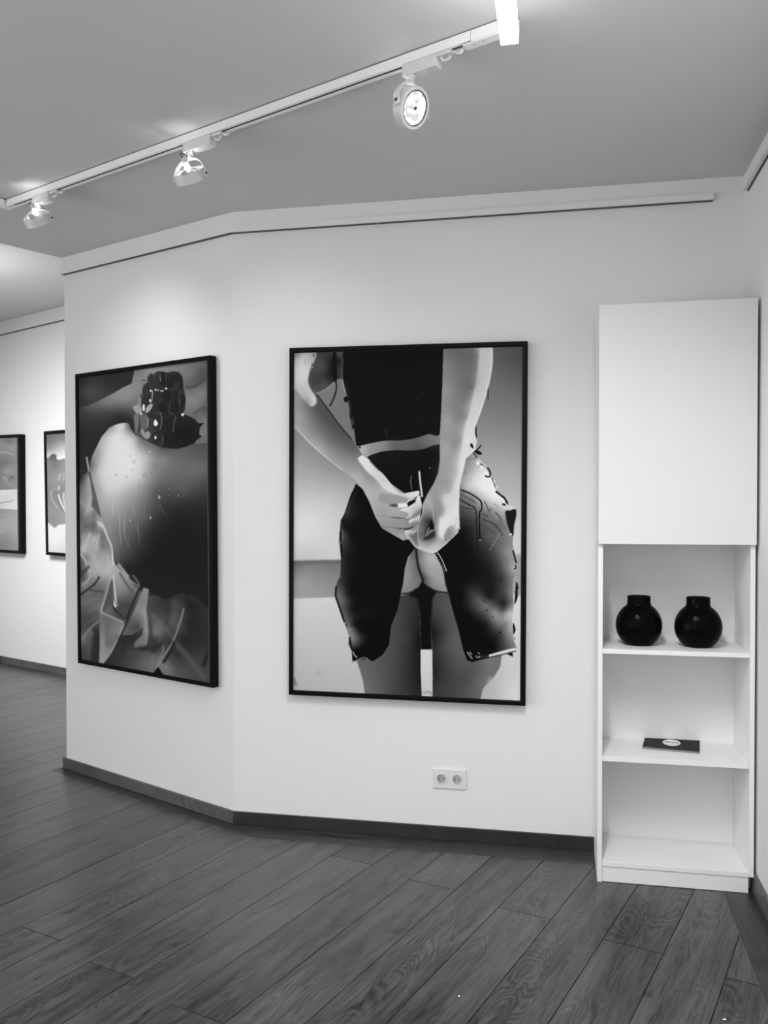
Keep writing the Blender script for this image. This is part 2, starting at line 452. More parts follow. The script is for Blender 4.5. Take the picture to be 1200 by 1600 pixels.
mm = MB(); mm.prism([DL - dn * RT + dd * 0.03, AE - dn * RT, AE, DL + dd * 0.03], zh - 0.12, zh - 0.001); rail_d = tag(mm.build('picture_rail', M['railwhite']),
    'white picture rail at the top of the far wall in the back room', 'picture rail')
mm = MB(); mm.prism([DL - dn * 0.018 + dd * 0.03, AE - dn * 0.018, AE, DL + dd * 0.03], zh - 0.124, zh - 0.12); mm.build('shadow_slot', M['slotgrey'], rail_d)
hook_lab = ['small picture hook in the rail over the flower picture, near the left wall end', 'small picture hook in the long rail, nearest to the wall fold', 'small picture hook in the long rail above the middle of the woman picture', 'small picture hook in the long rail, right of the other two']
for i, (u, v, P_, N_) in enumerate(((171, 415, aP, aN), (412, 365, bP, bN), (590, 354, bP, bN), (742, 345, bP, bN))):
    q = hit(u, v, P_, N_); nn = N_; top = cz(q[0], q[1]) - 0.098; along = np.cross(Z, nn)
    q = np.array([q[0], q[1], top]) - nn * 0.013
    mm = MB(); mm.sweep([q + Z * 0.004, q - Z * 0.006, q - Z * 0.012 - nn * 0.004, q - Z * 0.017 - nn * 0.001, q - Z * 0.016 + nn * 0.005], 0.0016, 6)
    tag(mm.build('picture_hook', M['lampgrey'], origin=q), hook_lab[i], 'hook', 'picture hooks in the rails')

# ------------------------------------------------------------------ cabinet
f0 = zhit(933, 1377.6, 0.0)[:2]
# right front edge: same depth direction
fr = isect(f0, bd, (0, 0), ((1181.0 - 600) / F, math.cos(PITCH) * 1.0))
CW = float(np.linalg.norm(fr - f0)); gapw = float((W3 - fr) @ bd)
CD = float((C2 - f0) @ bn)                                           # depth to the baseboard line; panels reach the wall
print('cabinet w', CW, 'gap', gapw, 'depth', CD)
if gapw < 0.006: CW -= (0.006 - gapw)
b3 = np.array([*bd, 0]); n3 = np.array([*bn, 0])
org = v3(f0)
CH, PT = 2.257, 0.018
cab = thing('tall_cabinet', 'tall narrow white cabinet with a closed upper door and open shelves below', 'cabinet', org)
def cbox(name, x0, x1, y0, y1, za_, zb, mtl=None, bevel=0.0008, parent=None):
    mm = MB(); c = org + b3 * (x0 + x1) / 2 + n3 * (y0 + y1) / 2 + Z * (za_ + zb) / 2
    mm.box(c, b3, n3, Z, (x1 - x0) / 2, (y1 - y0) / 2, (zb - za_) / 2)
    return mm.build(name, mtl or M['shelfwhite'], parent or cab, bevel=bevel)
DEP = CD + BT - 0.002
cbox('side_panel', 0, PT, 0, CD - 0.004, 0, CH)
# notch above the right baseboard
mm = MB()
prof = [(0.0, 0.064), (0.0, CH), (CD - 0.004, CH), (CD - 0.004, 0.0), (0.06, 0.0), (0.06, 0.064)]
A_ = [org + b3 * (CW - PT) + n3 * a + Z * b for a, b in prof]; B_ = [x + b3 * PT for x in A_]
mm.add(A_ + B_, [tuple(range(6)), tuple(range(11, 5, -1))] + [(i, (i + 1) % 6, 6 + (i + 1) % 6, 6 + i) for i in range(6)])
mm.build('side_panel', M['shelfwhite'], cab, bevel=0.0008)
cbox('back_panel', PT, CW - PT, CD - 0.012, CD - 0.005, 0.06, CH - PT)
def shz(u, v, xx):
    q = hit(u, v, org + n3 * 0.002, n3); return q[2]
zs1 = (shz(938.5, 1014, 0) + shz(1171, 1020.3, 0)) / 2; zs2 = (shz(939, 1180.7, 0) + shz(1173, 1195.3, 0)) / 2; zs0 = (shz(940.5, 1345.4, 0) + shz(1173.7, 1364.4, 0)) / 2
zd = (shz(933, 849.8, 0) + shz(1181, 851.3, 0)) / 2
print('shelf z', zs0, zs2, zs1, zd)
for zz in (zs0, zs2, zs1): cbox('shelf', PT + 0.0005, CW - PT - 0.0005, 0.001, CD - 0.0125, zz - PT, zz)
cbox('shelf', PT + 0.0005, CW - PT - 0.0005, 0.012, CD - 0.0125, zd + 0.004, zd + 0.004 + PT)
cbox('top_panel', PT, CW - PT, 0.001, CD - 0.004, CH - PT, CH - 0.0005)
cbox('plinth', PT, CW - PT, 0.005, 0.005 + 0.016, 0.0015, zs0 - PT - 0.001)
cbox('door', 0.0, CW, -0.019, -0.0015, zd, CH + 0.001, M['doorwhite'], bevel=0.0012)

# ------------------------------------------------------------------ vases
def vase(u, vb, r, h, label):
    # base front point on shelf 1 at pixel row vb
    q = zhit(u, vb, zs1); q = q + n3 * 0.055; q[2] = zs1
    R = r
    prof = [(0.001, 0.0), (0.50 * R, 0.0), (0.555 * R, 0.003)]
    VS = 1.035; cz_ = 0.835 * R * VS
    for a in np.linspace(-55.5, 57, 26):
        prof.append((R * math.cos(math.radians(a)), cz_ + R * VS * math.sin(math.radians(a))))
    nz = h; zt = prof[-1][1]
    prof += [(0.515 * R, zt + 0.005), (0.502 * R, zt + 0.011), (0.498 * R, nz - 0.003), (0.492 * R, nz), (0.455 * R, nz), (0.44 * R, nz - 0.01), (0.44 * R, zt), (0.8 * R, cz_), (0.4 * R, 0.01), (0.001, 0.008)]
    t = thing('round_vase', label, 'vase', q, 'pair of black vases on the shelf')
    i0 = 28 + 2
    mm = MB(); mm.lathe(q, Z, prof[:31], 48); 
    mm2 = MB(); mm2.lathe(q, Z, prof, 48)
    body = mm2.build('body', M['vase'], t, smooth=True)
    mm3 = MB(); mm3.lathe(q, Z, [(0.499 * R, nz - 0.005), (0.503 * R, nz - 0.002), (0.497 * R, nz + 0.001), (0.47 * R, nz + 0.0012), (0.45 * R, nz - 0.002), (0.45 * R, nz - 0.006)], 48, closed=True)
    mm3.build('rim', M['vase'], t, smooth=True)
vase(1000, 1010.0, 0.0915, 0.196, 'round black vase with a short neck, left one of the pair on the shelf')
vase(1094, 1013.2, 0.0915, 0.196, 'round black vase with a short neck, right one of the pair on the shelf')

# ------------------------------------------------------------------ card / booklet on shelf 2
zt_ = zs2 + 0.0075
pc = [zhit(1004.5, 1147.4, zt_), zhit(1087.9, 1155, zt_), zhit(1098.4, 1175.4, zt_), zhit(1008.6, 1166.9, zt_)]
cc = np.mean(pc, axis=0); cc[2] = zs2
t = thing('booklet', 'dark grey landscape booklet with a white oval emblem, lying on the middle shelf', 'booklet', cc)
e1 = (pc[1] - pc[0] + pc[2] - pc[3]) / 2; e1[2] = 0; print('bk', pc, e1 / np.linalg.norm(e1)); lw = np.linalg.norm(e1); e1 /= lw
_s = pc[0] - pc[3] + pc[1] - pc[2]; _s[2] = 0; _s /= np.linalg.norm(_s); e1 = e1 + np.cross(_s, Z); e1 /= np.linalg.norm(e1)
e1 = e1 * math.cos(0.05) - np.cross(Z, e1) * math.sin(0.05); e2 = np.cross(Z, e1); hw = abs(((pc[0] - pc[3] + pc[1] - pc[2]) / 2) @ e2)
print('booklet', lw, hw, e1)
m = MB(); m.box(cc + Z * 0.0038, e1, e2, Z, lw / 2 - 0.0015, hw / 2 - 0.0015, 0.003); m.build('pages', M['page'], t)
m = MB(); m.box(cc + Z * 0.0072, e1, e2, Z, lw / 2, hw / 2, 0.0004); m.build('cover', M['card'], t)
m = MB(); m.box(cc + Z * 0.0004, e1, e2, Z, lw / 2, hw / 2, 0.0004); m.build('back_cover', M['card'], t)
ov = MB(); ea, eb = lw * 0.162, hw * 0.255; n_ = 40; oc = cc + Z * 0.0078 + e2 * hw * 0.02 - e1 * lw * 0.0
ov.add([oc + e1 * ea * math.cos(a) + e2 * eb * math.sin(a) for a in np.linspace(0, 2 * PI, n_, endpoint=False)] + [oc + e1 * ea * math.cos(a) + e2 * eb * math.sin(a) + Z * 0.0002 for a in np.linspace(0, 2 * PI, n_, endpoint=False)],
       [tuple(range(n_, 2 * n_)), tuple(range(n_))[::-1]] + [(i, (i + 1) % n_, n_ + (i + 1) % n_, n_ + i) for i in range(n_)])
ov.build('emblem', M['cardwhite'], t)
def text(name, s, size, c, ex, ey, mtl, parent, ext=0.00008, bold=0.0):
    cu = bpy.data.curves.new(name, 'FONT'); cu.body = s; cu.size = size; cu.align_x = 'CENTER'; cu.align_y = 'CENTER'; cu.extrude = ext; cu.offset = bold
    tmp = bpy.data.objects.new(name, cu); C.objects.link(tmp)
    dg = bpy.context.evaluated_depsgraph_get(); me = bpy.data.meshes.new_from_object(tmp.evaluated_get(dg)); bpy.data.objects.remove(tmp)
    me.materials.clear(); me.materials.append(mtl); ez = np.cross(ex, ey)
    me.transform(Matrix(((ex[0], ey[0], ez[0], 0), (ex[1], ey[1], ez[1], 0), (ex[2], ey[2], ez[2], 0), (0, 0, 0, 1))))
    o = bpy.data.objects.new(name, me); C.objects.link(o); o.parent = parent; o.location = V(np.array(c) - world_loc(parent)); return o
text('lettering', 'ANG', min(eb * 1.5, ea * 0.78), oc + Z * 0.0004 + e2 * 0.001, e1, e2, M['cardink'], t, bold=0.0006)
m = MB()
for i, L_ in enumerate((0.006, 0.004, 0.008)):
    m.box(cc + Z * 0.00765 - e1 * (lw / 2 - 0.010 - i * 0.009) - e2 * (hw / 2 - 0.010), e1, e2, Z, L_ / 2, 0.0022, 0.00008)
m.build('imprint', M['page'], t)

# ------------------------------------------------------------------ double power outlet
q0 = hit(676.5, 1200, bP, bN); q1 = hit(728.5, 1203.2, bP, bN); q2 = hit(676.5, 1230, bP, bN)
so = np.array([(q0[0] + q1[0]) / 2, (q0[1] + q1[1]) / 2, (q0[2] + q2[2]) / 2]); sw = np.linalg.norm((q1 - q0)[:2]); sh = q0[2] - q2[2]
print('socket', sw, sh)
t = thing('power_outlet', 'white double wall socket low on the wall below the picture of the woman', 'socket', so)
m = MB(); m.box(so - n3 * 0.004, b3, n3, Z, sw / 2, 0.004, sh / 2); m.build('cover_plate', M['socket'], t, bevel=0.002)
for s in (-1, 1):
    c = so - n3 * 0.008 + b3 * s * sw * 0.235
    m = MB(); m.lathe(c + n3 * 0.0, -n3, [(0.0245, 0.0), (0.0245, 0.0018), (0.0205, 0.0018), (0.0195, -0.006)], 28); so_ = m.build('socket_well', M['socket'], t, smooth=True)
    m = MB(); m.lathe(c, -n3, [(0.0196, 0.0004), (0.0204, 0.0022), (0.0218, 0.0022), (0.0222, 0.0004)], 28, closed=True); m.build('rim', M['hole'], so_)
    for k in (-1, 1):
        m = MB(); m.lathe(c + b3 * k * 0.0095 - n3 * 0.0001, -n3, [(0.0028, 0.0), (0.0028, 0.0022)], 12); m.build('pin_hole', M['dark'], so_)

# ------------------------------------------------------------------ small paper crumbs on the floor
for i, (u, v, lab) in enumerate(((717, 1557, 'tiny white crumb on the dark floor planks, left of the two'), (1132, 1593.5, 'tiny white crumb on the floor planks by the right wall border'))):
    q = zhit(u, v, 0.0012); rr = random.Random(i); m = MB()
    P = [q + np.array([math.cos(a) * rr.uniform(.5, 1) * (0.004 + 0.004 * i), math.sin(a) * rr.uniform(.5, 1) * 0.005, rr.uniform(-.0004, 0.0012)]) for a in np.linspace(0, 2 * PI, 7, endpoint=False)]
    n_ = 7; m.add(P + [p + Z * 0.0015 for p in P], [tuple(range(n_))[::-1], tuple(range(n_, 2 * n_))] + [(j, (j + 1) % n_, n_ + (j + 1) % n_, n_ + j) for j in range(n_)])
    tag(m.build('paper_crumb', M['paper'], origin=q), lab, 'crumb')

ILB, ILA, ILD = 0.86, 0.76, 0.92
# ------------------------------------------------------------------ prints: drawn with numpy brushes into generated images
def catmull(P, n=6):
    P = [np.array(p, float) for p in P]; L_ = len(P); outp = []
    for i in range(L_):
        p0, p1, p2, p3 = P[i - 1], P[i], P[(i + 1) % L_], P[(i + 2) % L_]
        for t_ in np.linspace(0, 1, n, endpoint=False):
            outp.append(0.5 * ((2 * p1) + (-p0 + p2) * t_ + (2 * p0 - 5 * p1 + 4 * p2 - p3) * t_ ** 2 + (-p0 + 3 * p1 - 3 * p2 + p3) * t_ ** 3))
    return outp
class Pic:
    """a grey canvas addressed in its own layout units (x0..x1, y0..y1)"""
    def __init__(s, x0, y0, x1, y1, sc, g=128):
        s.x0, s.y0, s.sc = x0, y0, sc
        s.w = int((x1 - x0) * sc); s.h = int((y1 - y0) * sc)
        s.a = np.full((s.h, s.w), float(g), np.float32)
        s.X = x0 + (np.arange(s.w) + .5) / sc; s.Y = y0 + (np.arange(s.h) + .5) / sc
        s.f = (0, 0, 1.0)
    def T(s, P): ox, oy, k = s.f; return [(ox + p[0] / k, oy + p[1] / k) for p in P]
    def mask(s, P, blur=0.5, smooth=True):
        P = s.T(P)
        if smooth: P = catmull(P)
        P = [((p[0] - s.x0) * s.sc, (p[1] - s.y0) * s.sc) for p in P]
        xs = [p[0] for p in P]; ys = [p[1] for p in P]; pad = int(blur * s.sc * 3 + 3)
        bx0, bx1 = max(0, int(min(xs)) - pad), min(s.w, int(max(xs)) + pad + 1); by0, by1 = max(0, int(min(ys)) - pad), min(s.h, int(max(ys)) + pad + 1)
        if bx1 <= bx0 or by1 <= by0: return (0, 0, 0, 0), None
        # pad area so that the blur does not darken at the canvas border
        ex0, ex1, ey0, ey1 = bx0 - pad, bx1 + pad, by0 - pad, by1 + pad
        m_ = np.zeros((ey1 - ey0, ex1 - ex0), bool); cx = np.arange(ex0, ex1) + .5; cy_ = np.arange(ey0, ey1) + .5
        for i in range(len(P)):
            (xa, ya), (xb, yb) = P[i], P[(i + 1) % len(P)]
            if ya == yb: continue
            lo, hi = (ya, yb) if ya < yb else (yb, ya)
            r0 = int(np.searchsorted(cy_, lo)); r1 = int(np.searchsorted(cy_, hi))
            if r1 <= r0: continue
            xi = xa + (cy_[r0:r1] - ya) * (xb - xa) / (yb - ya)
            m_[r0:r1] ^= cx[None, :] > xi[:, None]
        m_ = Pic.blur(m_.astype(np.float32), blur * s.sc)
        return (bx0, by0, bx1, by1), m_[by0 - ey0:by1 - ey0, bx0 - ex0:bx1 - ex0]
    @staticmethod
    def blur(m_, sig):
        if sig < 0.3: return m_
        r = int(math.ceil(sig * 2.6)); k = np.exp(-np.arange(-r, r + 1) ** 2 / (2 * sig * sig)); k /= k.sum()
        k = k.astype(np.float32)
        p = np.pad(m_, ((r, r), (0, 0)), 'edge'); m2 = sum(k[i] * p[i:i + m_.shape[0]] for i in range(2 * r + 1))
        p = np.pad(m2, ((0, 0), (r, r)), 'edge'); return sum(k[i] * p[:, i:i + m_.shape[1]] for i in range(2 * r + 1))
    def field(s, box, pts, soft=8.0):
        # smooth scattered interpolation (multiquadric), coarse grid then bilinear
        bx0, by0, bx1, by1 = box; st = 2 if (bx1 - bx0) * (by1 - by0) > 20000 else 1
        xs, ys = s.X[bx0:bx1:st].astype(np.float32), s.Y[by0:by1:st].astype(np.float32)
        A = np.array([(q[0], q[1]) for q in pts], float); G_ = np.array([q[2] for q in pts], float); c2_ = (soft * 0.6) ** 2
        K_ = np.sqrt(((A[:, None] - A[None]) ** 2).sum(-1) + c2_) + 1e-9; n_ = len(pts)
        S_ = np.zeros((n_ + 1, n_ + 1)); S_[:n_, :n_] = K_ - np.eye(n_) * 0.12; S_[n_, :n_] = S_[:n_, n_] = 1
        w_ = np.linalg.lstsq(S_, np.append(G_, 0), rcond=None)[0]
        X, Y = np.meshgrid(xs, ys); num = np.full_like(X, w_[n_])
        for (x, y), q in zip(A, w_[:n_]): num += np.float32(q) * np.sqrt((X - x) ** 2 + (Y - y) ** 2 + np.float32(c2_))
        num = np.clip(num, G_.min() - 3, G_.max() + 6)
        if st > 1:
            num = np.repeat(np.repeat(num, st, 0), st, 1)[:by1 - by0, :bx1 - bx0]; num = Pic.blur(num, 1.2)
        return num.astype(np.float32)
    def fill(s, P, g, blur=0.5, alpha=1.0, smooth=True, soft=8.0):
        box, m_ = s.mask(P, blur, smooth)
        if m_ is None: return
        if isinstance(g, (list, tuple)):
            q = s.T([(x, y) for x, y, _ in g]); g = s.field(box, [(a[0], a[1], b[2]) for a, b in zip(q, g)], soft)
        bx0, by0, bx1, by1 = box; t_ = s.a[by0:by1, bx0:bx1]; m_ = m_ * alpha
        s.a[by0:by1, bx0:bx1] = t_ * (1 - m_) + g * m_
    def stroke(s, P, w_, g, blur=0.4, alpha=1.0, taper=False):
        """w_ in the local unit"""
        P = [np.array(p, float) for p in P]
        if len(P) > 2:
            Q = [P[0]]
            for i in range(len(P) - 1):
                p0, p1, p2, p3 = P[max(i - 1, 0)], P[i], P[i + 1], P[min(i + 2, len(P) - 1)]
                for t_ in (.25, .5, .75, 1.0): Q.append(0.5 * ((2 * p1) + (-p0 + p2) * t_ + (2 * p0 - 5 * p1 + 4 * p2 - p3) * t_ ** 2 + (-p0 + 3 * p1 - 3 * p2 + p3) * t_ ** 3))
            P = Q
        l, r = [], []; n_ = len(P)
        for i, p in enumerate(P):
            t_ = P[min(i + 1, n_ - 1)] - P[max(i - 1, 0)]; t_ = t_ / (np.linalg.norm(t_) + 1e-9); nn = np.array([-t_[1], t_[0]]); ww = w_ / 2
            if taper: ww *= max(0.12, math.sin(PI * (i + .3) / (n_ - .4)))
            l.append(tuple(p + nn * ww)); r.append(tuple(p - nn * ww))
        s.fill(l + r[::-1], g, blur, alpha, False)
    def ell(s, x, y, rx_, ry_, g, blur=0.4, alpha=1.0, rot=0):
        c_, s_ = math.cos(rot), math.sin(rot)
        s.fill([(x + rx_ * math.cos(a) * c_ - ry_ * math.sin(a) * s_, y + rx_ * math.cos(a) * s_ + ry_ * math.sin(a) * c_) for a in np.linspace(0, 2 * PI, 14, endpoint=False)], g, blur, alpha, False)
    def rectify(s, quad, W_, H_):
        """resample the quad (TL,TR,BR,BL) to a straight print, row 0 = top"""
        A = []; b = []
        for (X, Y), (x, y) in zip(((0, 0), (1, 0), (1, 1), (0, 1)), quad):
            A.append([X, Y, 1, 0, 0, 0, -x * X, -x * Y]); b.append(x); A.append([0, 0, 0, X, Y, 1, -y * X, -y * Y]); b.append(y)
        h = np.append(np.linalg.solve(np.array(A, float), np.array(b, float)), 1)
        U, V_ = np.meshgrid((np.arange(W_) + .5) / W_, (np.arange(H_) + .5) / H_)
        D = h[6] * U + h[7] * V_ + 1; x = ((h[0] * U + h[1] * V_ + h[2]) / D - s.x0) * s.sc - .5; y = ((h[3] * U + h[4] * V_ + h[5]) / D - s.y0) * s.sc - .5
        x = np.clip(x, 0, s.w - 1.001); y = np.clip(y, 0, s.h - 1.001); xi = x.astype(int); yi = y.astype(int); fx = x - xi; fy = y - yi
        return s.a[yi, xi] * (1 - fx) * (1 - fy) + s.a[yi, xi + 1] * fx * (1 - fy) + s.a[yi + 1, xi] * (1 - fx) * fy + s.a[yi + 1, xi + 1] * fx * fy
def print_material(name, arr, illum, rough=0.35):
    """arr: display greys; pigment = grey as seen under ordinary wall light"""
    c = np.clip(arr / 255.0, 0, 1); l = np.where(c <= 0.04045, c / 12.92, ((c + 0.055) / 1.055) ** 2.4) / illum
    l = np.where(l > 0.6, 0.6 + 0.35 * np.tanh((l - 0.6) / 0.35), l); l = np.clip(l, 0.003, 0.95); s_ = np.where(l <= 0.0031308, l * 12.92, 1.055 * l ** (1 / 2.4) - 0.055)
    H_, W_ = arr.shape; img = bpy.data.images.new(name, W_, H_); px = np.ones((H_, W_, 4), np.float32); px[..., :3] = s_[::-1, :, None]
    img.pixels.foreach_set(px.ravel()); img.update(); img.pack()
    m_ = bpy.data.materials.new(name); m_.use_nodes = True; nt = m_.node_tree; b = nt.nodes['Principled BSDF']
    ti = nt.nodes.new('ShaderNodeTexImage'); ti.image = img; ti.extension = 'EXTEND'; nt.links.new(ti.outputs[0], b.inputs['Base Color'])
    b.inputs['Roughness'].default_value = rough; b.inputs['Specular IOR Level'].default_value = 0.04
    return m_

# ---- print 1: woman seen from behind fastening a black skirt
p = Pic(455, 538, 820, 1100, 2.0, 150)
c1, c2, c3, c4, c5, c6, c7 = (450, 530, 6), (630, 530, 6), (450, 720, 6), (630, 720, 6), (450, 910, 6), (630, 910, 6), (550, 720, 6.667)
FULL = [(440, 520), (840, 520), (840, 1120), (440, 1120)]
p.fill(FULL, [(465, 715, 150), (470, 760, 178), (480, 800, 205), (470, 835, 212), (500, 850, 200), (475, 870, 190), (520, 780, 185), (540, 760, 160), (530, 720, 130), (560, 660, 112), (525, 605, 118), (540, 690, 115), (500, 640, 115),
    (790, 545, 88), (812, 560, 80), (780, 600, 108), (805, 640, 118), (790, 680, 135), (780, 715, 155), (808, 760, 168), (812, 820, 190), (812, 862, 195)], 0.1, smooth=False, soft=14)
p.fill([(440, 877), (540, 875), (540, 936), (440, 938)], [(460, 880, 102), (480, 890, 128), (470, 905, 145), (470, 930, 150), (520, 885, 115), (520, 925, 140)], 1.0, smooth=False)
p.fill([(440, 876), (540, 874), (540, 880), (440, 882)], 92, 1.4, 0.7, False)
p.fill([(800, 866), (840, 866), (840, 930), (800, 930)], 150, 2.0, 1, False)
p.fill([(440, 936), (540, 932), (600, 960), (720, 1000), (790, 935), (840, 928), (840, 1120), (440, 1120)], [(480, 945, 200), (490, 980, 192), (500, 1030, 185), (470, 1070, 175), (550, 1060, 180), (790, 1050, 190), (800, 1085, 205), (810, 960, 205), (760, 1080, 170)], 0.9, smooth=False, soft=14)
p.ell(498, 1050, 4, 4, 165, 2); p.stroke([(459, 1060), (463, 1072)], 3, 120, 1.2)
# legs
p.f = (0, 0, 1)
p.fill([(556, 1028), (562, 1045), (567, 1062), (572, 1095), (659, 1095), (658, 1015), (655, 925), (625, 915), (590, 1000)], [(562, 1040, 95), (570, 1075, 105), (590, 1050, 85), (600, 1080, 80), (620, 1040, 65), (640, 1060, 42), (655, 1000, 16), (656, 1060, 25), (625, 960, 62), (645, 950, 45), (612, 1010, 70), (640, 1000, 48)], 0.5, smooth=False)
p.fill([(668, 915), (673, 965), (676, 1015), (676, 1095), (750, 1095), (755, 1076), (771, 1059), (781.5, 1042), (784, 1024), (740, 1020), (700, 915)], [(676, 990, 22), (685, 960, 62), (700, 950, 78), (690, 1010, 60), (705, 1000, 80), (715, 1040, 76), (690, 1070, 55), (680, 1050, 35), (730, 1060, 72), (745, 1040, 85), (765, 1035, 110), (775, 1035, 105), (750, 1070, 100), (720, 1085, 72)], 0.5, smooth=False)
p.fill([(640, 930), (652, 908), (660, 900), (672, 915), (682, 926), (676, 935), (674, 965), (675.5, 1015), (657.5, 1015), (656, 960), (653, 935)], 10, 1.0, smooth=False)
p.fill([(657.3, 1015.2), (674.8, 1014.8), (676.3, 1060), (675.5, 1095), (660, 1095), (657.6, 1050)], [(665, 1040, 200), (668, 1085, 188)], 0.4, smooth=False)
p.stroke([(661, 1083), (670, 1081), (676, 1085)], 3, 150, 0.8)
p.stroke([(771, 1060), (766, 1072), (760, 1095)], 14, 178, 2.5, 0.6)
# hip shading between the open skirt edges
p.fill([(652, 855), (640, 868), (632, 895), (626, 928), (640, 927), (655, 916), (660, 900), (655, 880)], [(650, 862, 85), (643, 880, 118), (636, 900, 135), (634, 918, 125), (650, 905, 110), (652, 885, 90)], 0.6)
p.fill([(652, 855), (652, 875), (657, 893), (664, 912), (680, 923), (700, 926), (698, 895), (686, 866)], [(656, 866, 110), (668, 872, 160), (675, 890, 150), (668, 895, 135), (690, 915, 138), (680, 908, 140), (662, 900, 75), (690, 890, 150)], 0.6)
p.stroke([(650.5, 856), (652, 874), (656, 892), (662, 908)], 3.2, 18, 0.9, taper=False)
p.stroke([(628, 927.5), (641, 926), (652, 919)], 2.6, 25, 0.7); p.stroke([(664, 913), (680, 923), (702, 926.5)], 2.6, 22, 0.7)
# shirt sleeve, shadowed side and strands (upper left)
p.f = c1
p.fill([(150, 80), (575, 80), (540, 200), (520, 300), (512, 380), (465, 385), (430, 405), (380, 450), (330, 485), (262, 512), (220, 480), (185, 400), (200, 300), (150, 150)], [(300, 150, 62), (330, 250, 68), (280, 400, 60), (350, 420, 70), (430, 200, 22), (440, 330, 20), (520, 150, 92), (500, 300, 78), (495, 200, 40), (540, 140, 100), (380, 150, 50), (250, 460, 75)], 0.5)
p.stroke([(262, 508), (330, 485), (385, 448), (432, 405), (470, 382), (500, 378), (516, 400), (522, 450), (545, 520)], 10, 150, 0.5)
p.stroke([(438, 100), (440, 250), (445, 400)], 30, 14, 0.8); p.stroke([(445, 380), (456, 450), (438, 530), (412, 590), (392, 628)], 13, 22, 0.4)
p.stroke([(512, 100), (500, 230), (488, 340)], 16, 50, 0.8)
# forearm and left hand
p.f = (0, 0, 1)
p.fill([(450, 590), (470, 612), (490, 622), (495, 615), (513, 639), (533, 666.5), (550, 686), (565, 706.5), (578, 719), (591.5, 735), (600.5, 741.5), (609, 752), (614, 760), (625, 770), (632, 771.3), (640, 769), (650.5, 765), (655.5, 767.5), (658, 772), (661, 775.5), (662, 792), (660, 804), (655.5, 817), (640, 829), (640, 840), (630, 845), (616.5, 837), (597, 825.5), (590, 818), (586.5, 808), (577, 783), (566.5, 765), (556.5, 751), (536.5, 736), (516.5, 720.5), (493, 702), (470, 678.5), (450, 655)],
    [(462, 620, 150), (470, 650, 148), (480, 625, 110), (495, 640, 82), (512, 660, 80), (530, 685, 88), (490, 665, 120), (480, 680, 150), (510, 690, 120), (500, 700, 160), (525, 715, 140), (550, 705, 100), (560, 715, 118), (545, 730, 145), (545, 715, 125), (560, 745, 165), (575, 745, 140), (585, 755, 150), (575, 770, 170), (590, 780, 160), (600, 765, 168), (612, 775, 165), (600, 795, 150), (585, 800, 160), (610, 805, 152), (630, 805, 145), (600, 820, 140), (620, 822, 135), (630, 838, 150), (645, 815, 120), (625, 790, 160)], 0.5, soft=6)
p.stroke([(461, 664), (471, 678), (494, 701), (517, 720), (537, 735)], 1.6, 190, 0.4)
p.stroke([(495, 616), (513, 640), (533, 667), (550, 686.5)], 1.6, 25, 0.5)
p.f = c1
p.fill([(30, 120), (150, 120), (262, 122), (255, 190), (225, 250), (200, 310), (190, 400), (215, 470), (250, 530), (268, 570), (258, 610), (218, 632), (180, 600), (120, 540), (80, 480), (30, 440)], [(80, 140, 120), (80, 190, 170), (150, 160, 185), (220, 170, 165), (120, 300, 205), (100, 400, 198), (180, 450, 190), (160, 520, 180), (200, 590, 160), (245, 560, 205), (230, 600, 190)], 1.0)
for (x, y) in ((240, 150), (228, 240), (215, 290), (232, 265)): p.ell(x, y, 9, 14, 70, 0.3); p.ell(x, y, 4, 8, 170, 0.3)
p.stroke([(150, 150), (165, 250)], 5, 150, 0.5); p.stroke([(180, 170), (190, 220)], 5, 150, 0.5)
p.f = c7
p.fill([(60, -30), (160, -10), (270, 98), (342, 130), (412, 215), (432, 268), (500, 336), (560, 348), (560, 372), (480, 350), (400, 325), (335, 290), (240, 180), (150, 100)], [(150, 40, 215), (250, 130, 200), (340, 200, 195), (400, 270, 205), (500, 355, 205)], 0.9)
p.fill([(120, -60), (185, -5), (140, 40), (75, -30)], 212, 0.6)
p.fill([(535, 345), (600, 325), (672, 300), (704, 322), (700, 348), (655, 385), (600, 420), (560, 450), (582, 405), (560, 378)], [(560, 350, 200), (640, 340, 208), (690, 320, 215), (590, 420, 190)], 0.4)
p.fill([(300, 335), (420, 352), (575, 385), (578, 412), (480, 438), (380, 445), (290, 420)], 138, 1.4, 0.75)
p.stroke([(540, 350), (600, 385), (650, 385)], 6, 160, 0.8)
p.fill([(600, 420), (665, 395), (660, 425), (582, 478), (568, 450)], 10, 0.35, smooth=False)
p.stroke([(650, 385), (690, 370), (704, 345)], 9, 30, 0.35)
p.fill([(475, 446), (562, 440), (580, 476), (480, 480)], 218, 0.35); p.fill([(395, 455), (470, 446), (474, 476), (410, 472)], 62, 1.0)
p.fill([(498, 508), (590, 475), (662, 430), (680, 375), (705, 355), (735, 372), (745, 450), (705, 500), (640, 560), (600, 592), (560, 598), (590, 545)], [(520, 505, 205), (650, 450, 200), (715, 400, 212), (610, 540, 185), (680, 510, 165), (600, 585, 175)], 0.5)
p.fill([(598, 618), (690, 570), (730, 535), (738, 560), (700, 625), (650, 655), (608, 668)], [(620, 620, 198), (720, 570, 205), (640, 650, 120)], 0.5)
p.stroke([(385, 583), (480, 592), (590, 602)], 7, 32, 0.5, taper=True); p.stroke([(425, 690), (500, 702), (590, 700), (665, 672)], 9, 28, 0.5, taper=True)
p.stroke([(320, 683), (430, 690)], 5, 85, 0.7); p.stroke([(255, 560), (330, 575), (390, 580)], 5, 120, 0.9)
p.stroke([(680, 520), (640, 560)], 5, 120, 0.7); p.stroke([(735, 500), (700, 560), (640, 600)], 5, 100, 0.7)
p.stroke([(540, 712), (600, 705), (650, 690)], 12, 45, 0.8)
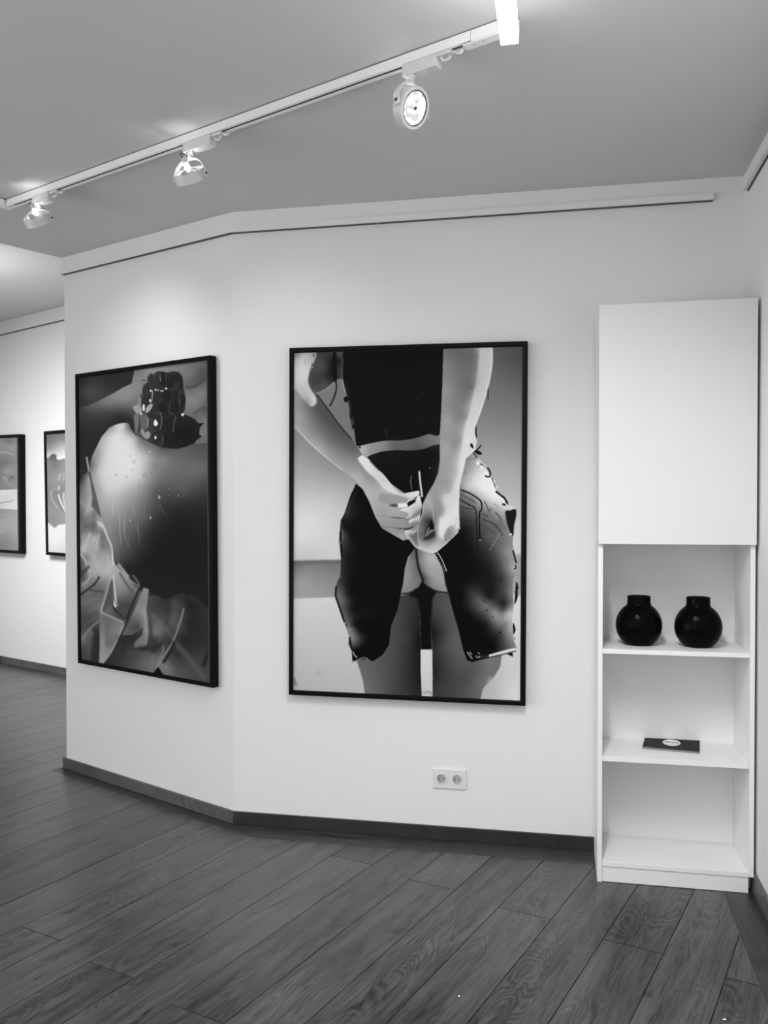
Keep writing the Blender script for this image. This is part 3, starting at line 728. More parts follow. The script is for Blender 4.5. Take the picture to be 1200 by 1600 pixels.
p.ell(690, 318, 12, 7, 225, 0.3)
# skin between top and skirt
p.f = (0, 0, 1)
p.fill([(560, 698), (572, 690), (600, 684), (650, 682), (690, 672), (690, 698), (660, 706), (600, 708), (574, 716)], [(567, 702, 165), (580, 700, 140), (600, 695, 125), (615, 696, 95), (640, 694, 90), (650, 698, 80), (665, 688, 100), (685, 684, 118)], 0.4)
p.ell(562.5, 699, 1.6, 1.6, 40, 0.3)
# black top
p.fill([(544, 545), (537, 568), (536, 590), (541, 612), (545, 625), (550, 645), (553, 662), (555, 682), (557, 694), (561, 697), (570, 694.5), (600, 688.5), (625, 688), (648, 684.5), (670, 678), (688, 675.5), (691, 613), (693, 540), (620, 530)], 15, 0.45)
for (x, y, a, b) in ((541, 624, 4, 4.5), (549, 648, 2.5, 8), (553, 666, 2, 4)): p.ell(x, y, a, b, 14, 0.35)
p.stroke([(602, 670), (606, 681)], 1.2, 50, 0.4); p.stroke([(662, 610), (655, 622), (645, 630)], 1, 38, 0.6); p.stroke([(541, 600), (548, 640), (552, 670)], 3, 30, 1.2)
# skirt
sk = [(574, 714), (580, 710.5), (595, 705.5), (617, 703), (647, 703.5), (663, 701), (680, 694.5), (700, 693), (728, 714), (745, 712), (757, 728), (767, 745), (775, 767), (790, 785), (805, 793), (806.5, 803), (802.5, 827), (801, 850), (806.5, 875), (807.5, 890), (802, 905), (801, 925), (803, 943), (800, 973), (802.5, 983), (801.7, 997), (807.5, 1013), (806, 1015.5), (763, 1027), (737, 1034), (730, 1031.5), (723, 1012), (717, 985), (708, 955), (701.5, 930), (696, 910), (691.5, 887), (681, 866), (670, 850), (655, 848), (648, 857), (638, 870), (633, 888), (630, 912), (626.5, 927), (621.5, 952), (611.5, 977), (608, 1007), (598, 1023), (583, 1033), (573, 1029.5), (562, 1030), (551, 1034.5), (550, 1017), (544, 1005), (546, 995), (538, 972), (528, 943), (524, 930), (526.5, 910), (532, 900), (533, 870), (530, 843), (532.5, 813), (538, 803), (547.5, 775), (556.5, 755.5), (567, 764), (577, 783), (587, 808), (597, 825), (616, 836), (630, 844), (650, 840), (660, 790), (655, 766), (632, 770), (612, 756), (600, 741), (588, 730)]
box, mk = p.mask(sk, 0.4, False)
keep = p.a.copy()
rp = []
for (ox, oy, k, L_) in ((630, 720, 6, [(620, 60, 150), (650, 200, 200), (750, 250, 228), (700, 120, 205), (850, 350, 220), (920, 420, 195), (600, 250, 180), (560, 300, 110), (700, 420, 125), (640, 350, 120), (600, 450, 80), (800, 480, 112), (900, 600, 98), (800, 560, 95), (700, 600, 62), (600, 600, 30), (560, 680, 14), (540, 500, 55), (800, 700, 82), (950, 700, 108), (980, 850, 132), (880, 780, 88), (800, 850, 48), (650, 850, 16), (580, 800, 10), (700, 1000, 14), (820, 1000, 30), (900, 950, 70), (1020, 1000, 150), (930, 1100, 55), (1000, 1120, 100), (1040, 900, 140), (560, 380, 95), (500, 1100, 9), (450, 900, 8), (600, 1100, 10), (1010, 800, 130)]),
    (630, 910, 6, [(1010, 100, 115), (950, 200, 35), (800, 130, 22), (880, 120, 40), (620, 85, 40), (560, 120, 10), (700, 150, 75), (770, 200, 100), (860, 290, 135), (900, 370, 120), (990, 290, 175), (930, 260, 80), (1000, 450, 148), (950, 400, 110), (900, 500, 45), (850, 600, 12), (700, 500, 9), (1010, 540, 120), (600, 300, 9), (500, 200, 9), (700, 380, 10), (780, 380, 30), (1030, 600, 110), (960, 560, 80), (650, 620, 9), (700, 650, 10), (780, 300, 75)]),
    (450, 910, 6, [(500, 80, 75), (520, 160, 85), (560, 330, 75), (590, 430, 105), (610, 520, 115), (640, 570, 70), (620, 400, 30), (560, 100, 25), (600, 250, 22), (700, 300, 18), (680, 450, 17), (700, 600, 9), (800, 300, 13), (900, 300, 8), (850, 550, 8), (800, 100, 9), (620, 640, 12)]),
    (450, 720, 6, [(640, 300, 10), (560, 480, 40), (510, 700, 70), (540, 620, 16), (550, 900, 22), (600, 700, 10), (700, 500, 8), (700, 900, 8), (900, 800, 7), (1000, 950, 8), (520, 1000, 35), (560, 1150, 20), (950, 150, 12)])):
    rp += [(ox + x / k, oy + y / k, g) for x, y, g in L_]
rp += [(600, 720, 15), (640, 730, 14), (670, 730, 14), (640, 750, 14), (680, 710, 14), (600, 735, 14), (660, 715, 14), (675, 745, 14)]
g = p.field(box, rp, 4.0); bx0, by0, bx1, by1 = box
p.a[by0:by1, bx0:bx1] = p.a[by0:by1, bx0:bx1] * (1 - mk) + g * mk
p.f = c4
p.stroke([(540, 270), (620, 300), (700, 350), (732, 385), (738, 455), (718, 480), (715, 600), (722, 755)], 13, 14, 0.35)
p.stroke([(535, 362), (620, 410), (678, 448), (686, 560), (695, 680), (700, 950)], 10, 20, 0.4)
for P_, w_, g_ in (([(535, 310), (600, 338), (685, 390)], 6, 55), ([(540, 335), (640, 375), (690, 405)], 4, 80), ([(760, 375), (810, 475)], 8, 50), ([(810, 470), (832, 440)], 5, 60), ([(735, 490), (795, 522)], 7, 45), ([(860, 478), (900, 520), (922, 562)], 7, 45), ([(745, 545), (850, 590), (905, 650), (930, 700)], 9, 40), ([(540, 430), (620, 450), (670, 450)], 6, 30),
    ([(735, 590), (860, 680)], 5, 45), ([(740, 640), (800, 680)], 5, 50), ([(830, 720), (940, 780)], 4, 60), ([(730, 700), (830, 830)], 4, 30), ([(920, 660), (860, 760), (810, 840)], 5, 140), ([(640, 580), (560, 600)], 4, 70), ([(900, 560), (960, 640)], 4, 70), ([(590, 90), (585, 130)], 6, 90), ([(960, 900), (990, 1000)], 4, 90), ([(915, 1050), (910, 1150)], 5, 20), ([(855, 400), (900, 440)], 5, 110)):
    p.stroke(P_, w_, g_, 0.35)
for (x, y) in ((700, 20), (738, 60), (780, 110), (850, 200), (870, 250), (905, 330), (945, 365)): p.ell(x, y, 14, 20, 235, 0.6)
p.stroke([(725, 25), (790, 62), (818, 115), (805, 150), (768, 138)], 14, 18, 0.35); p.stroke([(830, 160), (848, 200), (872, 262)], 8, 60, 0.4)
p.stroke([(868, 285), (915, 322), (950, 350), (978, 410), (930, 405)], 17, 16, 0.4); p.ell(970, 412, 10, 10, 220, 0.3)
p.fill([(960, 472), (1000, 465), (1052, 452), (1060, 510), (1040, 600), (1033, 690), (1020, 700), (985, 620), (965, 540)], 22, 0.7)
p.stroke([(925, 440), (1000, 445), (1050, 440)], 14, 200, 0.7); p.ell(1008, 688, 14, 8, 230, 0.3); p.stroke([(1030, 840), (1045, 900), (1062, 960)], 14, 16, 0.4); p.ell(1050, 995, 13, 22, 20, 0.3); p.ell(1044, 992, 6, 9, 235, 0.3)
p.stroke([(1062, 1140), (1075, 1200)], 16, 20, 0.4); p.ell(722, 745, 9, 9, 130, 0.3)
p.f = c6
p.stroke([(1060, 10), (1062, 120), (1045, 205)], 26, 16, 0.4, taper=True); p.stroke([(1032, 380), (1042, 440), (1034, 485)], 22, 16, 0.4, taper=True); p.stroke([(1042, 510), (1046, 540)], 6, 60, 0.4)
p.stroke([(805, 690), (900, 662), (980, 640), (1060, 622)], 24, 205, 0.5); p.stroke([(700, 700), (800, 690)], 10, 60, 0.5); p.stroke([(640, 745), (800, 705), (920, 680), (1060, 642)], 7, 12, 0.4)
for P_ in ([(600, 650), (628, 690), (650, 715)], [(625, 650), (645, 680)], [(680, 688), (700, 706), (722, 690)], [(700, 660), (720, 668)]): p.stroke(P_, 8, 185, 0.3)
p.fill([(965, 668), (1024, 656), (1030, 698)], 18, 0.4, smooth=False)
p.stroke([(745, 160), (785, 200)], 6, 30, 0.3); p.ell(785, 262, 8, 8, 25, 0.3); p.ell(840, 318, 10, 6, 50, 0.3); p.ell(910, 468, 12, 10, 12, 0.5)
for i in range(46):                                     # zip teeth along the right opening
    t_ = i / 45; x = 402 + 168 * t_ ** 0.93; y = 20 + 640 * t_; p.stroke([(x - 10, y - 3), (x + 4, y)], 4, 100 if i % 2 else 30, 0.2)
p.f = c5
p.stroke([(455, 30), (448, 120), (475, 205), (530, 370)], 16, 10, 0.5); p.stroke([(610, 645), (625, 680), (650, 705)], 11, 160, 0.4); p.stroke([(650, 735), (690, 708), (735, 708), (758, 728)], 8, 150, 0.35); p.stroke([(605, 742), (650, 728)], 7, 130, 0.4); p.stroke([(580, 510), (590, 590), (606, 640)], 14, 12, 0.4)
for (x, y) in ((548, 400), (595, 405), (590, 560)): p.ell(x, y, 6, 9, 12, 0.3)
p.f = c3
p.stroke([(640, 290), (590, 400), (545, 520)], 5, 60, 0.5); p.stroke([(510, 640), (518, 700), (510, 750)], 11, 85, 0.6); p.stroke([(522, 880), (520, 1000), (500, 1120)], 5, 50, 0.5)
for P_, w_ in (([(600, 300), (612, 330)], 22), ([(510, 550), (528, 575)], 26), ([(492, 660), (496, 750)], 14), ([(500, 780), (505, 900)], 15)): p.stroke(P_, w_, 10, 0.4)
# zip pull ribbons and button
p.f = c7
p.stroke([(622, 150), (614, 215), (626, 300)], 6, 150, 0.35); p.stroke([(702, 98), (712, 210), (724, 300), (734, 378)], 25, 90, 0.3); p.stroke([(703, 108), (712, 210), (724, 300), (733, 370)], 15, 205, 0.4); p.ell(703, 106, 9, 7, 110, 0.3); p.ell(812, 74, 6, 6, 165, 0.4)
p.stroke([(740, 425), (742, 445)], 10, 10, 0.3)
# right arm and hand
p.f = (0, 0, 1)
am = []
for (ox, oy, k, L_) in ((630, 530, 6, [(400, 130, 118), (400, 250, 132), (520, 120, 105), (600, 180, 108), (640, 120, 110), (690, 150, 128), (740, 120, 195), (790, 150, 205), (770, 280, 205), (730, 350, 185), (700, 280, 140), (420, 480, 145), (500, 400, 122), (600, 400, 112), (640, 450, 115), (690, 480, 185), (750, 480, 208), (660, 620, 195), (700, 650, 210), (600, 560, 125), (520, 600, 125), (430, 750, 152), (500, 750, 135), (560, 720, 130), (610, 740, 165), (640, 780, 212), (420, 1000, 155), (480, 1000, 142), (530, 950, 150), (570, 1000, 205), (620, 930, 225), (650, 920, 215)]),
    (630, 720, 6, [(400, 60, 152), (470, 60, 160), (555, 50, 222), (510, 100, 185), (360, 180, 145), (440, 200, 152), (490, 200, 190), (520, 260, 215), (430, 280, 160), (230, 370, 160), (300, 330, 142), (330, 400, 140), (400, 350, 200), (470, 400, 205), (350, 480, 138), (390, 450, 170), (450, 540, 212), (370, 540, 195), (370, 620, 215), (500, 620, 200), (430, 650, 150), (400, 700, 130), (450, 700, 140), (350, 690, 205), (500, 660, 165), (300, 780, 168), (220, 790, 150), (260, 840, 190), (150, 810, 185), (120, 780, 150), (190, 540, 95), (240, 560, 50), (210, 650, 62), (180, 640, 100), (160, 720, 110), (100, 700, 100), (60, 670, 175), (140, 760, 150), (230, 470, 130), (260, 430, 150), (290, 700, 80)])):
    am += [(ox + x / k, oy + y / k, g) for x, y, g in L_]
p.fill([(693, 538), (769, 536), (769.5, 555), (769, 572), (763, 603), (753, 637), (743, 664), (743.5, 678), (745, 690), (742, 703), (728, 716), (725, 730), (718.5, 758), (716.7, 787), (717.5, 823), (716.5, 830.5), (697, 850), (684, 861), (680, 863.5), (663, 860), (648, 853), (640, 841.5), (632.5, 831), (634, 828.5), (642, 827.5), (651, 820), (660, 803), (661.7, 785), (668, 771.5), (678, 755), (685, 738), (687.3, 720), (688, 672), (691, 613)], am, 0.45, smooth=False, soft=3.5)
p.f = c2
p.fill([(720, 60), (712, 150), (700, 260), (690, 360), (668, 470), (648, 580), (615, 700), (585, 800), (562, 900), (548, 1000), (535, 1100), (520, 1260), (560, 1240), (590, 1110), (660, 1040), (690, 950), (676, 870), (680, 800), (735, 640), (798, 440), (832, 250), (834, 60)], [(770, 150, 200), (770, 350, 196), (700, 600, 200), (640, 780, 208), (600, 950, 215), (560, 1150, 212), (640, 980, 205)], 1.3, 0.85, smooth=False)
p.stroke([(640, 100), (630, 250), (655, 400), (620, 480)], 70, 100, 5, 0.45); p.stroke([(560, 450), (520, 700), (500, 1000), (440, 1150)], 60, 122, 5, 0.4)
p.f = (0, 0, 1)
p.stroke([(769, 545), (768.5, 572), (762.5, 603), (752.5, 637), (743, 662)], 1.8, 225, 0.6)
p.f = c4
p.fill([(540, 60), (500, 180), (460, 270), (440, 305), (385, 320), (372, 370), (398, 440), (385, 520), (345, 540), (335, 640), (350, 700), (380, 750), (400, 690), (440, 620), (470, 600), (500, 600), (524, 640), (520, 520), (516, 380), (528, 240), (566, 60)], [(530, 150, 208), (430, 340, 192), (420, 450, 198), (480, 450, 208), (440, 560, 212), (370, 620, 212), (510, 560, 200)], 0.9, 0.85, smooth=False)
p.stroke([(330, 300), (330, 420), (345, 500)], 60, 135, 4, 0.5)
p.fill([(268, 535), (290, 600), (292, 642), (245, 642), (216, 702), (206, 692), (235, 612)], 14, 0.4, smooth=False); p.stroke([(248, 620), (216, 690), (222, 702), (248, 668), (288, 645)], 6, 205, 0.35)
p.fill([(250, 680), (292, 650), (296, 700), (240, 735), (190, 740), (205, 712)], 40, 1.1)
p.stroke([(140, 590), (138, 700), (150, 760)], 6, 175, 0.6); p.stroke([(120, 650), (128, 740), (140, 800)], 7, 70, 0.7)
p.stroke([(15, 665), (60, 655), (105, 668), (125, 640)], 9, 200, 0.5); p.stroke([(20, 672), (50, 720), (110, 800)], 8, 195, 0.6); p.stroke([(60, 690), (100, 720), (120, 780)], 12, 85, 1.0)
p.stroke([(110, 802), (200, 842), (300, 862)], 6, 205, 0.5); p.stroke([(300, 862), (400, 778), (520, 662)], 6, 205, 0.5); p.stroke([(526, 300), (520, 400), (524, 520), (530, 640)], 7, 225, 0.6)
p.stroke([(190, 395), (180, 500), (150, 575)], 7, 190, 0.6); p.stroke([(262, 400), (280, 480), (292, 560)], 7, 175, 0.9); p.stroke([(300, 200), (360, 190)], 4, 120, 0.6); p.stroke([(300, 262), (360, 262)], 4, 125, 0.6)
p.fill([(385, 700), (410, 640), (450, 600), (470, 640), (440, 690), (395, 750)], 128, 0.9, 0.8); p.stroke([(440, 600), (450, 640)], 6, 225, 0.5); p.stroke([(490, 590), (480, 640)], 6, 150, 0.6)
p.stroke([(320, 855), (365, 925), (410, 1035)], 7, 215, 0.3)
for i in range(14): t_ = i / 13; p.stroke([(290 + 95 * t_, 870 + 160 * t_), (306 + 92 * t_, 862 + 158 * t_)], 5, 150 if i % 2 else 15, 0.2)
for i in range(26): t_ = i / 25; p.stroke([(372 + 24 * t_, 985 + 210 * t_), (384 + 22 * t_, 985 + 210 * t_)], 4, 120 if i % 2 else 20, 0.2)
p.f = c2
p.stroke([(668, 1055), (700, 1030), (732, 990)], 11, 16, 0.3); p.fill([(668, 1048), (700, 1040), (740, 1068), (722, 1082), (690, 1072)], 18, 0.3); p.ell(645, 1000, 13, 28, 20, 0.4, rot=-0.4); p.ell(642, 1022, 9, 9, 225, 0.3); p.stroke([(655, 1060), (690, 1102), (760, 1180)], 10, 26, 0.3)
p.stroke([(797, 460), (795, 562)], 16, 24, 0.35, taper=True); p.stroke([(688, 810), (682, 860), (690, 930)], 17, 20, 0.35, taper=True); p.stroke([(595, 1125), (690, 1118)], 4, 90, 0.3); p.stroke([(600, 1110), (690, 1103)], 3, 120, 0.3)
p.stroke([(700, 1110), (740, 1160), (790, 1200)], 12, 225, 0.6)
rng = np.random.default_rng(3); p.a += Pic.blur(rng.normal(0, 1, p.a.shape).astype(np.float32), 0.8) * 3
picB = p.rectify([(459.7, 551.7), (815.8, 541.7), (812.5, 1094.7), (458.3, 1078)], 760, 1140)

# ---- print 2: wet skin, a dark flower and draped cloth
p = Pic(117, 555, 332, 1075, 3.0, 50)
a1, a2, a3 = (110, 545, 5.106), (110, 715, 5.106), (110, 885, 5.106)
def conv(L): 
    r = []
    for (ox, oy, k), pts in L: r += [(ox + q[0] / k, oy + q[1] / k, q[2]) for q in pts]
    return r
def cpt(L):
    r = []
    for (ox, oy, k), pts in L: r += [(ox + q[0] / k, oy + q[1] / k) for q in pts]
    return r
p.f = (0, 0, 1)
p.fill([(100, 540), (350, 540), (350, 1100), (100, 1100)], conv([(a1, [(100, 270, 45), (150, 340, 72), (200, 330, 66), (300, 220, 40), (450, 220, 38), (420, 280, 40), (100, 430, 48), (60, 300, 50)])]), 0.1, smooth=False, soft=4)
p.fill(cpt([(a1, [(40, 475), (150, 450), (250, 402), (350, 350), (420, 310), (492, 275), (510, 200), (515, 155), (1120, 60), (1120, 900), (40, 960)])]), conv([(a1, [(80, 480, 62), (150, 450, 88), (300, 430, 112), (400, 350, 128), (450, 400, 122), (360, 400, 120), (560, 200, 108), (640, 200, 125), (550, 300, 118), (680, 170, 120), (300, 500, 68), (200, 560, 52), (400, 530, 45), (460, 560, 40), (150, 700, 40), (100, 850, 42), (180, 820, 40), (960, 120, 98), (1040, 120, 88), (1050, 190, 72), (960, 200, 100), (1010, 270, 78), (940, 290, 85), (1050, 340, 108), (960, 400, 115), (1020, 440, 108), (1075, 480, 78), (1000, 540, 92), (1070, 570, 105), (1070, 650, 108), (1060, 720, 100), (240, 640, 45)])]), 0.6, smooth=False, soft=5)
p.f = a1
p.stroke([(920, 305), (990, 300), (1050, 260), (1085, 225)], 16, 62, 1.2); p.stroke([(980, 520), (1040, 480), (1085, 470)], 14, 70, 1.5); p.stroke([(570, 250), (610, 255)], 8, 60, 0.8)
# cloth (base tones)
p.f = (0, 0, 1)
cl = conv([(a2, [(80, 40, 50), (120, 60, 46), (85, 160, 48), (130, 150, 120), (150, 170, 165), (100, 300, 128), (130, 330, 150), (150, 260, 160), (120, 430, 125), (150, 410, 175), (200, 430, 135), (150, 520, 120), (100, 560, 118), (185, 540, 95), (240, 540, 165), (215, 500, 150), (120, 620, 150), (200, 640, 178), (160, 660, 170), (245, 640, 120), (240, 600, 118), (150, 720, 172), (262, 700, 128), (310, 760, 150), (220, 780, 170), (105, 740, 185), (90, 850, 85), (140, 850, 160), (120, 780, 130), (200, 880, 165), (280, 850, 172), (330, 870, 180), (80, 900, 70)]),
    (a3, [(150, 30, 165), (90, 80, 70), (110, 140, 125), (200, 60, 162), (170, 120, 118), (250, 130, 120), (280, 50, 178), (290, 90, 150), (150, 250, 102), (200, 230, 95), (120, 350, 88), (200, 330, 108), (310, 180, 120), (290, 280, 100), (420, 150, 138), (470, 130, 132), (400, 220, 115), (520, 170, 105), (400, 270, 82), (450, 310, 66), (280, 320, 118), (350, 370, 80), (90, 500, 75), (160, 480, 70), (110, 580, 112), (170, 520, 100), (200, 560, 48), (180, 700, 50), (105, 700, 62), (90, 640, 80), (220, 650, 38),
         (350, 650, 48), (450, 640, 52), (330, 760, 45), (450, 760, 62), (560, 720, 80), (600, 790, 95), (500, 560, 40), (400, 570, 45), (700, 640, 50), (650, 690, 85), (740, 660, 70), (640, 420, 80), (690, 520, 112), (670, 580, 60), (740, 500, 88), (700, 400, 75), (780, 350, 52), (850, 300, 68), (830, 400, 80), (800, 480, 72), (780, 580, 55), (850, 480, 78), (780, 250, 42), (860, 220, 45),
         (950, 450, 34), (1050, 450, 40), (1000, 600, 42), (1080, 600, 40), (950, 300, 30), (1080, 360, 45), (1050, 740, 60), (900, 600, 35), (860, 700, 45), (780, 800, 108), (860, 830, 78), (820, 760, 70), (950, 830, 70), (1020, 880, 65), (930, 740, 60), (720, 760, 110), (640, 800, 100)])])
p.fill(cpt([(a2, [(50, 170), (145, 105), (150, 130), (260, 480), (360, 840), (600, 1100), (1150, 1100)]), (a3, [(1150, 1000), (60, 1000)])]), cl, 0.5, smooth=False, soft=3)
p.f = a2
p.fill([(148, 105), (180, 200), (222, 350), (252, 480), (205, 420), (170, 385), (175, 300)], 92, 0.6, smooth=False)
p.stroke([(130, -10), (140, 50), (150, 110)], 14, 165, 0.7)
p.stroke([(70, 760), (110, 800), (150, 900)], 12, 195, 0.8); p.stroke([(160, 590), (130, 680), (100, 740)], 14, 190, 1.2); p.stroke([(230, 600), (215, 680), (205, 730)], 14, 188, 1.4); p.stroke([(75, 470), (140, 560)], 12, 100, 1.5)
p.ell(262, 700, 14, 22, 100, 1.2)
# the big wet form
p.f = (0, 0, 1)
bv = conv([(a1, [(420, 610, 195), (330, 640, 165), (350, 700, 222), (430, 700, 210), (420, 850, 238), (290, 780, 205), (300, 880, 225), (230, 830, 165), (500, 720, 190), (500, 850, 228), (620, 870, 172), (600, 780, 130), (560, 730, 120), (750, 860, 118), (740, 810, 90), (900, 850, 92), (1050, 800, 75), (1050, 880, 85), (190, 900, 140), (470, 620, 110)]),
    (a2, [(170, 60, 110), (200, 100, 165), (250, 100, 208), (330, 60, 230), (400, 60, 242), (470, 90, 235), (520, 150, 205), (600, 100, 175), (650, 50, 140), (800, 100, 102), (900, 60, 96), (1000, 100, 98), (1070, 60, 95), (1070, 160, 78), (220, 250, 168), (300, 230, 215), (350, 270, 200), (450, 280, 170), (520, 240, 165), (600, 300, 118), (680, 250, 90), (750, 330, 62), (900, 260, 78), (900, 340, 50), (1050, 300, 50), (240, 380, 165), (270, 450, 152), (350, 400, 165), (450, 420, 135), (520, 420, 120), (550, 500, 95), (600, 430, 92), (650, 500, 58), (750, 450, 42), (850, 430, 34), (1000, 420, 34), (800, 550, 28), (1000, 550, 27), (300, 560, 140), (370, 600, 115), (450, 620, 90), (550, 620, 66), (620, 600, 45), (700, 680, 28), (340, 680, 120), (400, 740, 85), (480, 760, 60), (600, 820, 28), (900, 760, 25), (1050, 700, 25), (370, 790, 90), (450, 860, 40), (700, 900, 26), (1050, 900, 25)]),
    (a3, [(450, 30, 38), (600, 80, 30), (800, 60, 26), (1000, 80, 25), (600, 150, 28), (750, 180, 30), (900, 180, 27), (1080, 250, 26), (950, 220, 30)])])
p.fill(cpt([(a1, [(158, 919), (175, 850), (205, 790), (250, 700), (315, 625), (380, 595), (440, 585), (470, 592), (490, 640), (520, 680), (575, 705), (640, 740), (740, 790), (860, 805), (1000, 755), (1120, 748)]), (a2, [(1130, 500)]), (a3, [(1130, 380), (1000, 290), (900, 200), (760, 260), (640, 200), (560, 150), (450, 50), (380, -10)]), (a2, [(362, 830), (350, 740), (300, 620), (255, 480), (222, 350), (180, 200), (152, 90)])]), bv, 0.5, smooth=False, soft=5)
p.f = a2
p.stroke([(215, 505), (262, 540), (300, 630), (335, 720), (345, 850)], 15, 205, 0.7); p.stroke([(232, 520), (262, 545)], 26, 205, 1.2)
p.stroke([(385, 840), (430, 900), (470, 950)], 26, 150, 0.8)
for i, (x, y0, y1, g_) in enumerate(((400, 360, 700, 185), (450, 390, 700, 165), (545, 500, 640, 160), (480, 600, 740, 120), (350, 330, 470, 200), (600, 350, 500, 125), (380, 600, 760, 120), (520, 330, 480, 160), (560, 610, 700, 100), (720, 340, 430, 90), (430, 420, 640, 150), (620, 420, 500, 110))):
    rr = random.Random(i); p.stroke([(x, y0), (x - 8 + rr.uniform(-8, 8), (y0 + y1) / 2), (x + rr.uniform(-4, 14), y1)], 5, g_, 0.35, 0.75, taper=True)
p.stroke([(715, 330), (730, 400), (775, 455)], 6, 85, 0.4, 0.8)
rr = random.Random(9)
dr = [(370, 130, 9, 215), (510, 22, 12, 225), (455, 145, 8, 220), (600, 130, 13, 170), (648, 115, 9, 150), (560, 215, 8, 175), (715, 305, 15, 150), (865, 295, 12, 110), (795, 290, 9, 100), (790, 243, 8, 130), (690, 285, 9, 110), (645, 468, 11, 160), (483, 492, 9, 170), (940, 170, 8, 105), (1080, 150, 8, 105), (500, 88, 9, 225), (330, 320, 6, 210), (715, 250, 7, 120), (870, 350, 6, 60), (640, 285, 6, 130)]
for (x, y, r_, g_) in dr:
    p.ell(x, y + 2, r_, r_ * 1.35, max(20, g_ - 75), 0.4, 0.8); p.ell(x - 1, y - 1, r_ * .62, r_ * .9, g_, 0.3, 0.9); p.ell(x, y + r_ * .6, r_ * .35, r_ * .35, min(245, g_ + 70), 0.2)
for i in range(70):
    x = rr.uniform(520, 1050); y = rr.uniform(-60, 330); p.ell(x, y, 3, 4, p.a[int(((715 + y / 5.106) - 555) * 3), int(((110 + x / 5.106) - 117) * 3)] + rr.choice((-22, 25)), 0.3, 0.7)
p.f = a1
for (x, y) in ((530, 840), (600, 850), (640, 815), (580, 880), (480, 850)): p.ell(x, y, 7, 9, 165, 0.4, .8); p.ell(x, y + 2, 3, 4, 245, 0.2)
# flower
p.fill([(640, 215), (670, 200), (700, 178), (740, 180), (780, 190), (820, 178), (870, 185), (895, 215), (902, 270), (912, 330), (922, 400), (918, 480), (900, 510), (950, 532), (1000, 560), (1020, 590), (1070, 590), (1035, 625), (1030, 680), (1052, 698), (1010, 725), (990, 752), (930, 775), (860, 792), (740, 780), (640, 740), (560, 700), (520, 672), (515, 600), (508, 545), (525, 505), (500, 465), (545, 435), (555, 380), (575, 350), (590, 290), (622, 262)], conv([((0, 0, 1), [])]) or [(700, 250, 42), (800, 300, 36), (880, 300, 40), (650, 350, 48), (800, 450, 34), (700, 450, 40), (600, 450, 60), (560, 560, 75), (600, 640, 70), (700, 600, 38), (850, 600, 24), (950, 650, 22), (1000, 620, 26), (750, 700, 30), (860, 740, 26), (650, 700, 50), (540, 480, 110), (880, 450, 40)], 0.35, smooth=False)
pet = [(640, 245, 28, 60, .1), (690, 260, 30, 65, 0), (735, 240, 28, 60, 0), (800, 250, 34, 60, 0), (845, 225, 34, 45, 0), (880, 270, 18, 60, .1), (612, 340, 40, 70, -.1), (610, 400, 45, 60, .3), (700, 380, 45, 60, 0), (770, 370, 45, 60, .1), (850, 380, 40, 70, 0), (895, 400, 24, 70, 0), (830, 460, 45, 60, 0), (740, 450, 40, 50, 0), (590, 570, 38, 65, 0), (550, 600, 30, 70, .1), (690, 580, 45, 75, .1), (700, 690, 48, 60, 0), (800, 600, 45, 80, .1), (640, 510, 30, 40, 0), (860, 560, 40, 60, .2)]
for i, (x, y, a, b, rt) in enumerate(pet):
    g_ = 62 if x < 640 and y > 500 else (46 if x < 720 else 34); rq = random.Random(i * 7 + 1)
    def petal(sc_, dx, dy): return [(x + dx + a * sc_ * rq.uniform(.84, 1.12) * math.cos(q_) * math.cos(rt) - b * sc_ * math.sin(q_) * math.sin(rt), y + dy + a * sc_ * math.cos(q_) * math.sin(rt) + b * sc_ * rq.uniform(.84, 1.14) * math.sin(q_) * math.cos(rt)) for q_ in np.linspace(0, 2 * PI, 9, endpoint=False)]
    p.fill(petal(1.0, 0, 0), g_ + 20, 0.6, 0.45); p.fill(petal(.9, 3, 5), g_ - 9, 0.6, 0.85); p.stroke([(x - a * .2, y - b * .6), (x - a * .05, y), (x - a * .25, y + b * .6)], 7, g_ + 22, 0.8, 0.5, taper=True); p.stroke([(x + a * .45, y - b * .5), (x + a * .5, y + b * .2)], 6, g_ - 16, 0.8, 0.6, taper=True)
for P_, g_ in (([(635, 440), (662, 440), (650, 475), (620, 505), (605, 500), (612, 465)], 150), ([(502, 465), (530, 445), (560, 450), (575, 490), (555, 515), (525, 500)], 145), ([(552, 390), (568, 400), (560, 470), (545, 460)], 130), ([(565, 640), (580, 630), (600, 665), (625, 650), (645, 680), (620, 715), (590, 700), (570, 670)], 140), ([(560, 530), (600, 520), (625, 540), (620, 620), (590, 645), (565, 610)], 92), ([(520, 540), (545, 520), (550, 600), (530, 670), (520, 640)], 105)):
    p.fill(P_, g_, 0.35)
for (x, y, a, b, g_) in ((590, 465, 8, 28, 238), (685, 590, 18, 22, 215), (682, 570, 8, 10, 240), (683, 702, 8, 14, 225), (645, 332, 8, 8, 220), (640, 410, 7, 12, 225), (768, 315, 9, 7, 210), (735, 333, 14, 5, 190), (685, 325, 8, 8, 180), (900, 520, 12, 12, 195), (570, 515, 9, 9, 200), (705, 330, 6, 8, 150)): p.ell(x, y, a, b, g_, 0.3)
p.stroke([(720, 210), (722, 260)], 6, 110, 0.3); p.stroke([(845, 535), (830, 600), (825, 660)], 6, 85, 0.4); p.stroke([(660, 330), (655, 400), (645, 430)], 5, 170, 0.3); p.stroke([(625, 550), (622, 620)], 6, 150, 0.3); p.stroke([(720, 500), (735, 560), (720, 640)], 6, 110, 0.35); p.stroke([(740, 680), (742, 740), (720, 770)], 5, 85, 0.35); p.stroke([(870, 340), (875, 440)], 5, 80, 0.4); p.stroke([(800, 440), (800, 500), (830, 520)], 5, 75, 0.4)
